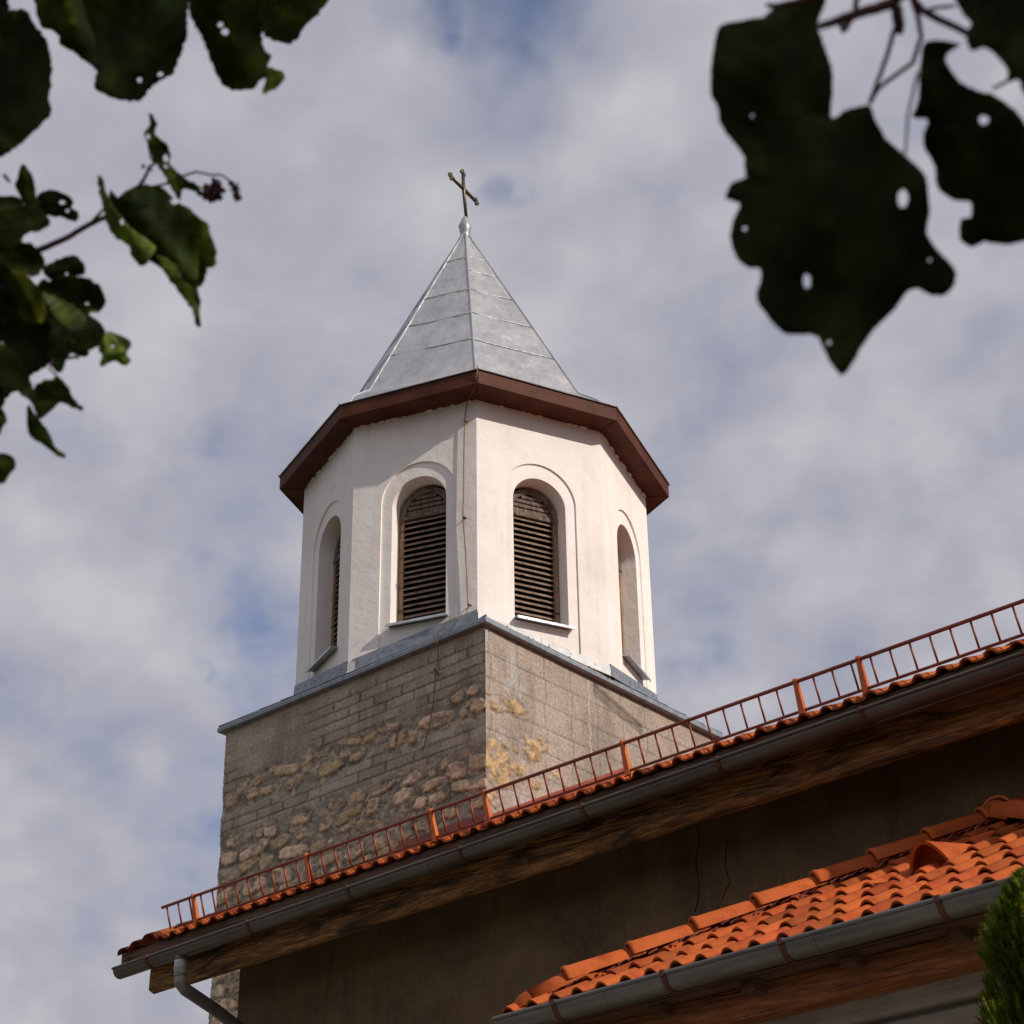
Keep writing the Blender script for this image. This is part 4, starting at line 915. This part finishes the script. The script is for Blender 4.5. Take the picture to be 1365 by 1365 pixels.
def leaf(parent, pts, D, tilt=(0, 0), fold=.02, mat_=None, tint=(1, 1, 1), holes=(), tooth=2.2, seed=0, vein=True, label=None):
    """one leaf blade: outline at its own distance, curved in depth, thickened"""
    rk = random.Random(seed); k = D/2596.06
    cx = sum(p[0] for p in pts)/len(pts); cy = sum(p[1] for p in pts)/len(pts)
    # densify with small teeth
    out = []; n = len(pts)
    # Catmull-Rom through the outline for organic curves
    for i in range(n):
        p0, p1, p2, p3 = [Vector(pts[(i+q) % n]) for q in (-1, 0, 1, 2)]
        L = (p2-p1).length; m = max(2, int(L/5.0))
        for j in range(m):
            t = j/m; q = .5*((2*p1)+(p2-p0)*t+(2*p0-5*p1+4*p2-p3)*t*t+(3*p1-p0-3*p2+p3)*t*t*t)
            lin = p1.lerp(p2, t); q = q*.65+lin*.35
            dr = (p2-p1).normalized() if L > 0 else Vector((1, 0)); nr = Vector((dr.y, -dr.x))
            if tooth: q = q+nr*rk.uniform(-.5, 1)*tooth*.8*(1 if j % 2 else -.4)
            out.append(q)
    verts = list(out); edges = [(i, (i+1) % len(out)) for i in range(len(out))]
    for hx, hy, hr, hr2 in holes:
        o = len(verts); m = 9
        for j in range(m): verts.append(Vector((hx+hr*math.cos(2*math.pi*j/m)*rk.uniform(.8, 1.15), hy+hr2*math.sin(2*math.pi*j/m)*rk.uniform(.8, 1.15))))
        edges += [(o+j, o+(j+1) % m) for j in range(m)]
    x0, x1 = min(p.x for p in out), max(p.x for p in out); y0, y1 = min(p.y for p in out), max(p.y for p in out)
    st = max(3.6, min(x1-x0, y1-y0)/18)
    def inside(x, y, poly=out):
        c = False; j = len(poly)-1
        for i in range(len(poly)):
            a, b = poly[i], poly[j]
            if (a.y > y) != (b.y > y) and x < (b.x-a.x)*(y-a.y)/(b.y-a.y)+a.x: c = not c
            j = i
        return c
    yy = y0
    while yy < y1:
        xx = x0
        while xx < x1:
            if inside(xx, yy): verts.append(Vector((xx+rk.uniform(-.2, .2)*st, yy+rk.uniform(-.2, .2)*st)))
            xx += st
        yy += st
    rv, re, rf, *_ = delaunay_2d_cdt(verts, edges, [], 0, 1e-4)
    P2 = [Vector(v) for v in rv]
    mx_, my_ = Vector((0, 0)), None
    # principal axis
    a = sum((p.x-cx)**2 for p in out); b = sum((p.y-cy)**2 for p in out); c = sum((p.x-cx)*(p.y-cy) for p in out)
    th = .5*math.atan2(2*c, a-b); axd = Vector((math.cos(th), math.sin(th))); nrd = Vector((-axd.y, axd.x)); size = max(x1-x0, y1-y0)*k
    ph = [rk.uniform(0, 6) for _ in range(4)]
    vs = []
    for p in P2:
        u = (Vector((p.x-cx, p.y-cy))).dot(axd)*k; v = (Vector((p.x-cx, p.y-cy))).dot(nrd)*k
        dz = tilt[0]*u+tilt[1]*v+fold*abs(v)/max(size*.3, 1e-4)+size*.05*math.sin(u/size*7+ph[0])*math.cos(v/size*6+ph[1])+size*.02*math.sin(v/size*16+ph[2])
        ribs = size*.010*math.sin((abs(v)*.8+u)/size*38); vs.append(unproj(p.x, p.y, D+dz+ribs))
    fs = []
    for f3 in rf:
        cc_ = sum((P2[i] for i in f3), Vector((0, 0)))/len(f3)
        if not inside(cc_.x, cc_.y): continue
        if any(((cc_.x-hx)/hr)**2+((cc_.y-hy)/hr2)**2 < .85 for hx, hy, hr, hr2 in holes): continue
        fs.append(tuple(f3))
    mb = MB(); mb.add(vs, fs, tint)
    cols_ = []
    for p in P2:      # pale midrib and side veins, brown blotches by the bites
        u = (Vector((p.x-cx, p.y-cy))).dot(axd)*k; v = (Vector((p.x-cx, p.y-cy))).dot(nrd)*k
        rib = max(0, 1-abs(v)/(size*.018)); sv = max(0, 1-abs(math.sin((abs(v)*.9+u)/size*19))/.16)*.5
        q = 1+.9*max(rib, sv); bl = .75+.5*math.sin(u/size*11+ph[3])*math.sin(v/size*13+ph[1]); q *= bl if bl > .6 else .6
        cols_.append((tint[0]*q, tint[1]*q, tint[2]*q*.9))
    mb.c = cols_; o = mb.build('leaf', mat_ or M_leaf, parent, smooth=True, colors=True)
    md = o.modifiers.new('thickness', 'SOLIDIFY'); md.thickness = .0006
    if label: o['label'] = label
    return o
def twig(parent, pts, Ds, r0, r1, name='twig', m=None):
    mb = MB(); n = len(pts); Ds = Ds if isinstance(Ds, (list, tuple)) else [Ds]*n
    P = [unproj(p[0], p[1], Ds[i]) for i, p in enumerate(pts)]
    # resample
    Q = []
    for i in range(n-1):
        for j in range(4): Q.append(P[i].lerp(P[i+1], j/4)+Vector([random.uniform(-1, 1)*r0*.15 for _ in range(3)]))
    Q.append(P[-1]); mb.tube(Q, [r0+(r1-r0)*i/(len(Q)-1) for i in range(len(Q))], 7)
    return mb.build(name, m or M_twig, parent, smooth=True)

treeL = thing('garden_tree', 'leafy branch with chewed green leaves, red twig and dry seed clusters at upper left', 'tree')
treeR = thing('garden_tree', 'blurred dark broad leaves hanging close to the lens at upper right', 'tree')
DL, DR = 1.75, 1.15
LV = [  # outline, distance offset, tint, dark?, holes
 ([(-40,-40),(10,-30),(12,13),(34,13),(50,38),(64,57),(69,98),(65,135),(68,152),(34,187),(0,210),(-40,215),(-90,120)], .00, (.8,.8,.8), 1, []),
 ([(47,-30),(53,32),(75,44),(80,60),(97,68),(117,84),(140,100),(160,60),(150,-30)], .06, (1.5,1.25,1.1), 0, []),
 ([(110,-30),(128,60),(129,90),(126,118),(150,130),(173,136),(188,133),(209,111),(232,97),(241,74),(249,50),(251,20),(247,-30)], .02, (.7,.75,.7), 0, [(186,107,4,4),(214,99,4,3)]),
 ([(250,-30),(255,25),(270,52),(280,80),(297,113),(310,120),(337,118),(345,108),(357,100),(356,86),(362,74),(350,60),(345,-30)], -.03, (.9,.95,.8), 0, [(294,33,4,4),(300,42,5,5)]),
 ([(325,-30),(340,20),(352,48),(370,55),(388,58),(400,48),(405,36),(425,18),(440,-5),(440,-30)], .03, (1.2,1.2,1.0), 0, []),
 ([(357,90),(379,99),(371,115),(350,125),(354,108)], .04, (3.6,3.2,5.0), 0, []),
 ([(199,150),(210,165),(207,179),(219,189),(227,202),(226,219),(236,229),(253,241),(268,249),(266,254),(242,253),(240,268),(232,256),(216,229),(204,212),(194,185),(194,173),(200,165)], .02, (1.6,1.5,1.3), 0, [(221,211,4,6),(221,222,3,2),(197,182,3,4)]),
 ([(135,238),(146,266),(147,253),(158,264),(168,254),(189,246),(202,248),(219,251),(232,266),(249,276),(266,290),(276,297),(280,313),(287,330),(287,354),(276,357),(273,374),(263,384),(268,401),(265,415),(268,435),(262,434),(256,411),(232,380),(215,357),(198,347),(190,355),(178,344),(172,327),(152,313),(143,296),(138,270)], .0, (.62,.72,.6), 0, [(171,265,3,3),(163,296,3,5),(233,269,6,4)]),
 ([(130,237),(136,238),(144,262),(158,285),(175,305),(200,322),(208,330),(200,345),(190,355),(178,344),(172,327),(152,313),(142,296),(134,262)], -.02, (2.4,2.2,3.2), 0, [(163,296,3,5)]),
 ([(208,340),(232,352),(243,372),(258,385),(264,400),(266,420),(268,435),(262,434),(256,411),(232,380),(215,357)], -.015, (1.7,1.6,1.2), 0, []),
 ([(256,286),(276,297),(280,313),(287,330),(287,354),(276,357),(273,374),(264,370),(266,340),(258,315)], -.02, (1.9,1.7,1.2), 0, [(281,322,3,3),(282,340,2,2)]),
 ([(30,218),(44,237),(47,267),(34,272),(20,250),(22,240)], .0, (1.3,1.2,1.2), 0, []),
 ([(4,232),(9,234),(15,243),(12,243)], .0, (1.4,1.3,1.3), 0, []),
 ([(50,261),(67,252),(88,259),(98,269),(95,277),(105,283),(101,296),(81,289),(67,288),(54,277)], .05, (.8,.85,.75), 0, [(83,270,4,3),(90,281,3,2),(53,270,3,3)]),
 ([(-30,282),(20,274),(44,276),(61,286),(67,298),(54,308),(37,310),(20,328),(-30,335)], -.02, (.9,.9,.75), 0, []),
 ([(-10,330),(34,323),(54,335),(60,352),(47,368),(17,362),(0,345)], .0, (1.0,.95,.7), 0, []),
 ([(13,362),(34,365),(50,389),(62,416),(57,430),(37,430),(23,416)], -.03, (1.5,1.25,.7), 0, []),
 ([(81,345),(98,340),(113,352),(113,365),(94,370),(81,378),(58,365),(61,355)], .02, (.8,.85,.6), 0, [(89,365,2,2)]),
 ([(54,382),(84,368),(115,370),(135,384),(142,402),(135,414),(118,419),(115,436),(94,441),(67,416)], .0, (.7,.8,.55), 0, [(116,405,3,2)]),
 ([(100,415),(125,423),(140,440),(135,459),(111,469),(93,471),(81,497),(67,486),(60,450),(64,420)], .05, (.7,.75,.55), 0, [(100,455,3.5,3.5)]),
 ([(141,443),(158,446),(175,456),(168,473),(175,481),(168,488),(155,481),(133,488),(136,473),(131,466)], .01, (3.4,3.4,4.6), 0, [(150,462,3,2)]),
 ([(-40,385),(20,380),(60,420),(81,470),(64,486),(37,500),(20,483),(-40,470)], .06, (.6,.65,.5), 0, [(2,460,3,4)]),
 ([(-40,335),(15,335),(30,380),(24,420),(-40,430)], .05, (.6,.65,.5), 0, []),
 ([(-40,440),(20,470),(44,517),(49,544),(34,530),(13,517),(-40,510)], .0, (.9,.9,.6), 0, []),
 ([(45,517),(71,505),(88,513),(98,530),(111,547),(101,545),(81,537),(67,550),(50,559)], .02, (1.3,1.3,1.4), 0, []),
 ([(37,540),(50,557),(67,581),(72,594),(88,608),(81,610),(61,596),(40,581),(36,564)], .03, (.9,.9,.8), 0, []),
 ([(-30,520),(7,530),(2,544),(9,557),(3,571),(-5,584),(-30,570)], .03, (.8,.8,.7), 0, []),
 ([(-35,600),(0,604),(17,608),(21,620),(10,638),(2,645),(-25,640)], .0, (1.7,1.5,.8), 0, []),
 ([(71,505),(75,500),(84,508),(94,525),(86,512),(76,508)], .01, (1.5,.4,.5), 0, []),
]
for i, (pts, dd, tint, dark, holes) in enumerate(LV):
    rk = random.Random(100+i); big = max(p[0] for p in pts)-min(p[0] for p in pts) > 60
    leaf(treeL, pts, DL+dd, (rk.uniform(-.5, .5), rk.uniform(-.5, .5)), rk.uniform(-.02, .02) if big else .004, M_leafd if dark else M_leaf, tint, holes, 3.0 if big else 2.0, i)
rk = random.Random(909)
for i in range(22):      # the small round leaves crowding the left edge
    cx_, cy_ = rk.choice([(20, 300), (35, 350), (60, 395), (90, 420), (20, 430), (50, 460), (-10, 400), (10, 500), (100, 445), (30, 270)]); cx_ += rk.uniform(-22, 22); cy_ += rk.uniform(-18, 18)
    a0, L_ = rk.uniform(0, 6.28), rk.uniform(17, 30); w_ = L_*rk.uniform(.45, .8); pts = []
    for q in range(11):
        t = 2*math.pi*q/11; rr_ = 1-.12*math.cos(3*t); pts.append((cx_+math.cos(a0)*L_*rr_*math.cos(t)-math.sin(a0)*w_*math.sin(t)*rr_, cy_+math.sin(a0)*L_*rr_*math.cos(t)+math.cos(a0)*w_*math.sin(t)*rr_))
    if max(p[0] for p in pts) > 132: continue
    sh = rk.uniform(.5, 1.5); leaf(treeL, pts, DL+rk.uniform(.05, .16), (rk.uniform(-.8, .8), rk.uniform(-.8, .8)), rk.uniform(-.01, .01), M_leaf, (sh, sh*.95, sh*.7), [(cx_+rk.uniform(-8, 8), cy_+rk.uniform(-8, 8), 2.2, 2.2)] if rk.random() < .4 else [], 2.2, 700+i)
twig(treeL, [(-120,420),(-40,372),(0,352),(54,333),(88,318),(118,301),(142,288),(175,262),(188,245),(192,240),(200,222),(206,219)], DL+.03, .0036, .0012)
twig(treeL, [(118,301),(128,290),(138,279)], DL+.03, .0018, .0012)
twig(treeL, [(206,219),(200,208),(197,190)], DL+.02, .0010, .0007)
twig(treeL, [(200,250),(222,245),(245,234),(262,229),(280,233),(295,233),(305,240),(312,248)], DL+.02, .0012, .0008)
twig(treeL, [(-60,375),(0,382),(16,384)], DL+.02, .0013, .0008)
twig(treeL, [(90,478),(98,476),(106,476)], DL+.02, .0012, .0016)
twig(treeL, [(70,480),(66,492),(74,500),(80,505)], DL+.02, .0010, .0008)
def berries(parent, centres, D, r, seed):
    rk = random.Random(seed); mb = MB()
    for cx_, cy_ in centres:
        c = unproj(cx_, cy_, D)
        for k in range(9):     # dry crumpled husks
            d = Vector([rk.gauss(0, 1) for _ in range(3)]).normalized(); s = d.orthogonal().normalized(); L = r*rk.uniform(.8, 1.7)
            mb.add([c, c+d*L*.6+s*L*.4, c+d*L, c+d*L*.6-s*L*.4], [(0,1,2,3)])
        o_ = len(mb.v); mb.tube([c+Vector((0, 0, r*.6)), c, c-Vector((0, 0, r*.6))], [r*.3, r*.6, r*.25], 6)
    return mb.build('seed_cluster', M_twig, parent)
berries(treeL, [(272,260),(281,262),(288,244),(283,249),(292,256),(277,254),(286,265)], DL+.02, .0052, 1)
berries(treeL, [(313,250),(316,258)], DL+.02, .0050, 2); berries(treeL, [(191,221),(202,227)], DL+.02, .0018, 3)
def q2(L): return [(900+x/2.625, y/2.625) for x, y in L]
RV = [
 (q2([(155,95),(230,72),(310,60),(350,20),(420,0),(500,-60),(525,0),(497,90),(520,160),(550,260),(545,400),(540,600),(400,650),(250,590),(245,550),(190,480),(155,430),(150,380),(125,320),(130,200)]), .04, (1.0,1.0,1.0), [(270/2.625+900,405/2.625,2,2)]),
 (q2([(550,415),(600,385),(680,370),(700,420),(740,490),(810,550),(870,610),(885,680),(890,740),(880,820),(920,880),(975,940),(980,990),(950,1030),(900,1035),(850,1010),(815,1020),(760,1090),(690,1160),(650,1220),(630,1260),(585,1315),(545,1270),(500,1180),(460,1170),(390,1170),(340,1130),(290,1060),(285,1030),(300,980),(295,940),(260,940),(220,910),(195,840),(200,780),(225,730),(225,710),(175,690),(200,640),(250,620),(245,560),(330,430),(450,400)]), .0, (.75,.75,.75), [(1203,265,8,13),(1076,375,6,11),(993,305,3,3),(1239,347,2.2,2.2),(1105,457,3,3)]),
 (q2([(870,150),(930,140),(1000,155),(960,180),(945,210),(1000,290),(1080,325),(1110,330),(1180,380),(1221,430),(1330,600),(1330,840),(1221,845),(1150,855),(1080,845),(1040,865),(1000,840),(1000,765),(1035,760),(1035,705),(985,700),(930,670),(915,640),(910,580),(870,510),(870,460),(885,430),(880,415),(830,410),(850,350),(855,250)]), .03, (.85,.8,.75), [(1311,160,7,7)]),
 (q2([(960,-90),(1010,50),(1040,80),(1030,100),(1020,140),(1040,180),(1080,165),(1110,180),(1160,240),(1165,280),(1200,280),(1221,330),(1300,420),(1380,300),(1380,-90)]), -.03, (.7,.65,.6), []),
]
for i, (pts, dd, tint, holes) in enumerate(RV):
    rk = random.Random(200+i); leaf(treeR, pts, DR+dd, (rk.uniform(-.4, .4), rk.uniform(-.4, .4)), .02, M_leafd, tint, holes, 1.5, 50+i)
for pts, r0, r1 in ([[(500,95),(560,75),(600,60),(700,30),(760,10),(830,-60)], .0022, .004], [[(760,10),(772,90),(740,200),(700,310),(680,365)], .0016, .0013],
                    [[(820,-30),(850,60),(862,130),(830,220),(710,310),(682,360)], .0016, .0013], [[(830,-10),(860,35),(930,70),(1030,120),(1060,150)], .0026, .0018],
                    [[(640,-60),(630,40),(600,95),(590,112),(578,85),(605,60)], .0018, .0016], [[(780,20),(790,90),(785,120)], .0026, .0022], [[(320,18),(350,22),(430,5),(520,-20)], .0014, .0022],
                    [[(880,40),(900,30),(980,20)], .0012, .001], [[(850,250),(815,400),(805,540)], .0009, .0007], [[(1110,310),(1150,290),(1200,270)], .001, .001]):
    twig(treeR, q2(pts), DR+.03, r0, r1)
# limbs, trunks and crowns outside the frame (they also shade the near leaves)
def limbs(parent, lst):
    mb = MB()
    for pts, r0, r1 in lst:
        n = len(pts); mb.tube(pts, [r0+(r1-r0)*i/(n-1) for i in range(n)], 10)
    mb.build('trunk', M_bark, parent, smooth=True)
aR = unproj(900+830/2.625, -60/2.625, DR+.03); aL = unproj(-120, 420, DL+.03); aL2 = unproj(150, -60, DL)
limbs(treeR, [([(2.3, .6, 0), (2.25, .62, 1.5), (2.1, .7, 3.0), (2.1, .8, 4.6)], .13, .06), ([(2.2, .65, 2.6), (1.2, .7, 2.9), (.2, .75, 2.75), aR+Vector((.1, .03, .12)), aR], .045, .004), ([(2.1, .75, 3.4), (2.6, 1.4, 4.3), (2.8, 1.9, 5)], .05, .02), ([(2.1, .75, 3.2), (1.6, 0, 4.0)], .05, .02)])
limbs(treeL, [([(-2.6, -1.1, 0), (-2.55, -1.05, 1.5), (-2.4, -1.0, 3.2), (-2.3, -1, 4.4)], .14, .05), ([(-2.45, -1.0, 2.5), (-2.3, -.2, 2.7), (-2.0, .2, 2.6), aL+Vector((-.15, -.15, .02)), aL], .04, .0036),
              ([(-2.0, .15, 2.6), aL2+Vector((-.15, -.18, .1)), aL2], .012, .003)])
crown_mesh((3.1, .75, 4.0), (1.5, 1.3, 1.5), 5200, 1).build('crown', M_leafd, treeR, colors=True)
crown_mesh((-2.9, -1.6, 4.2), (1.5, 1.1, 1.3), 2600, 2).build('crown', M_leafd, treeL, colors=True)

# lay labels' empties at sensible bases
bpy.context.view_layer.update()
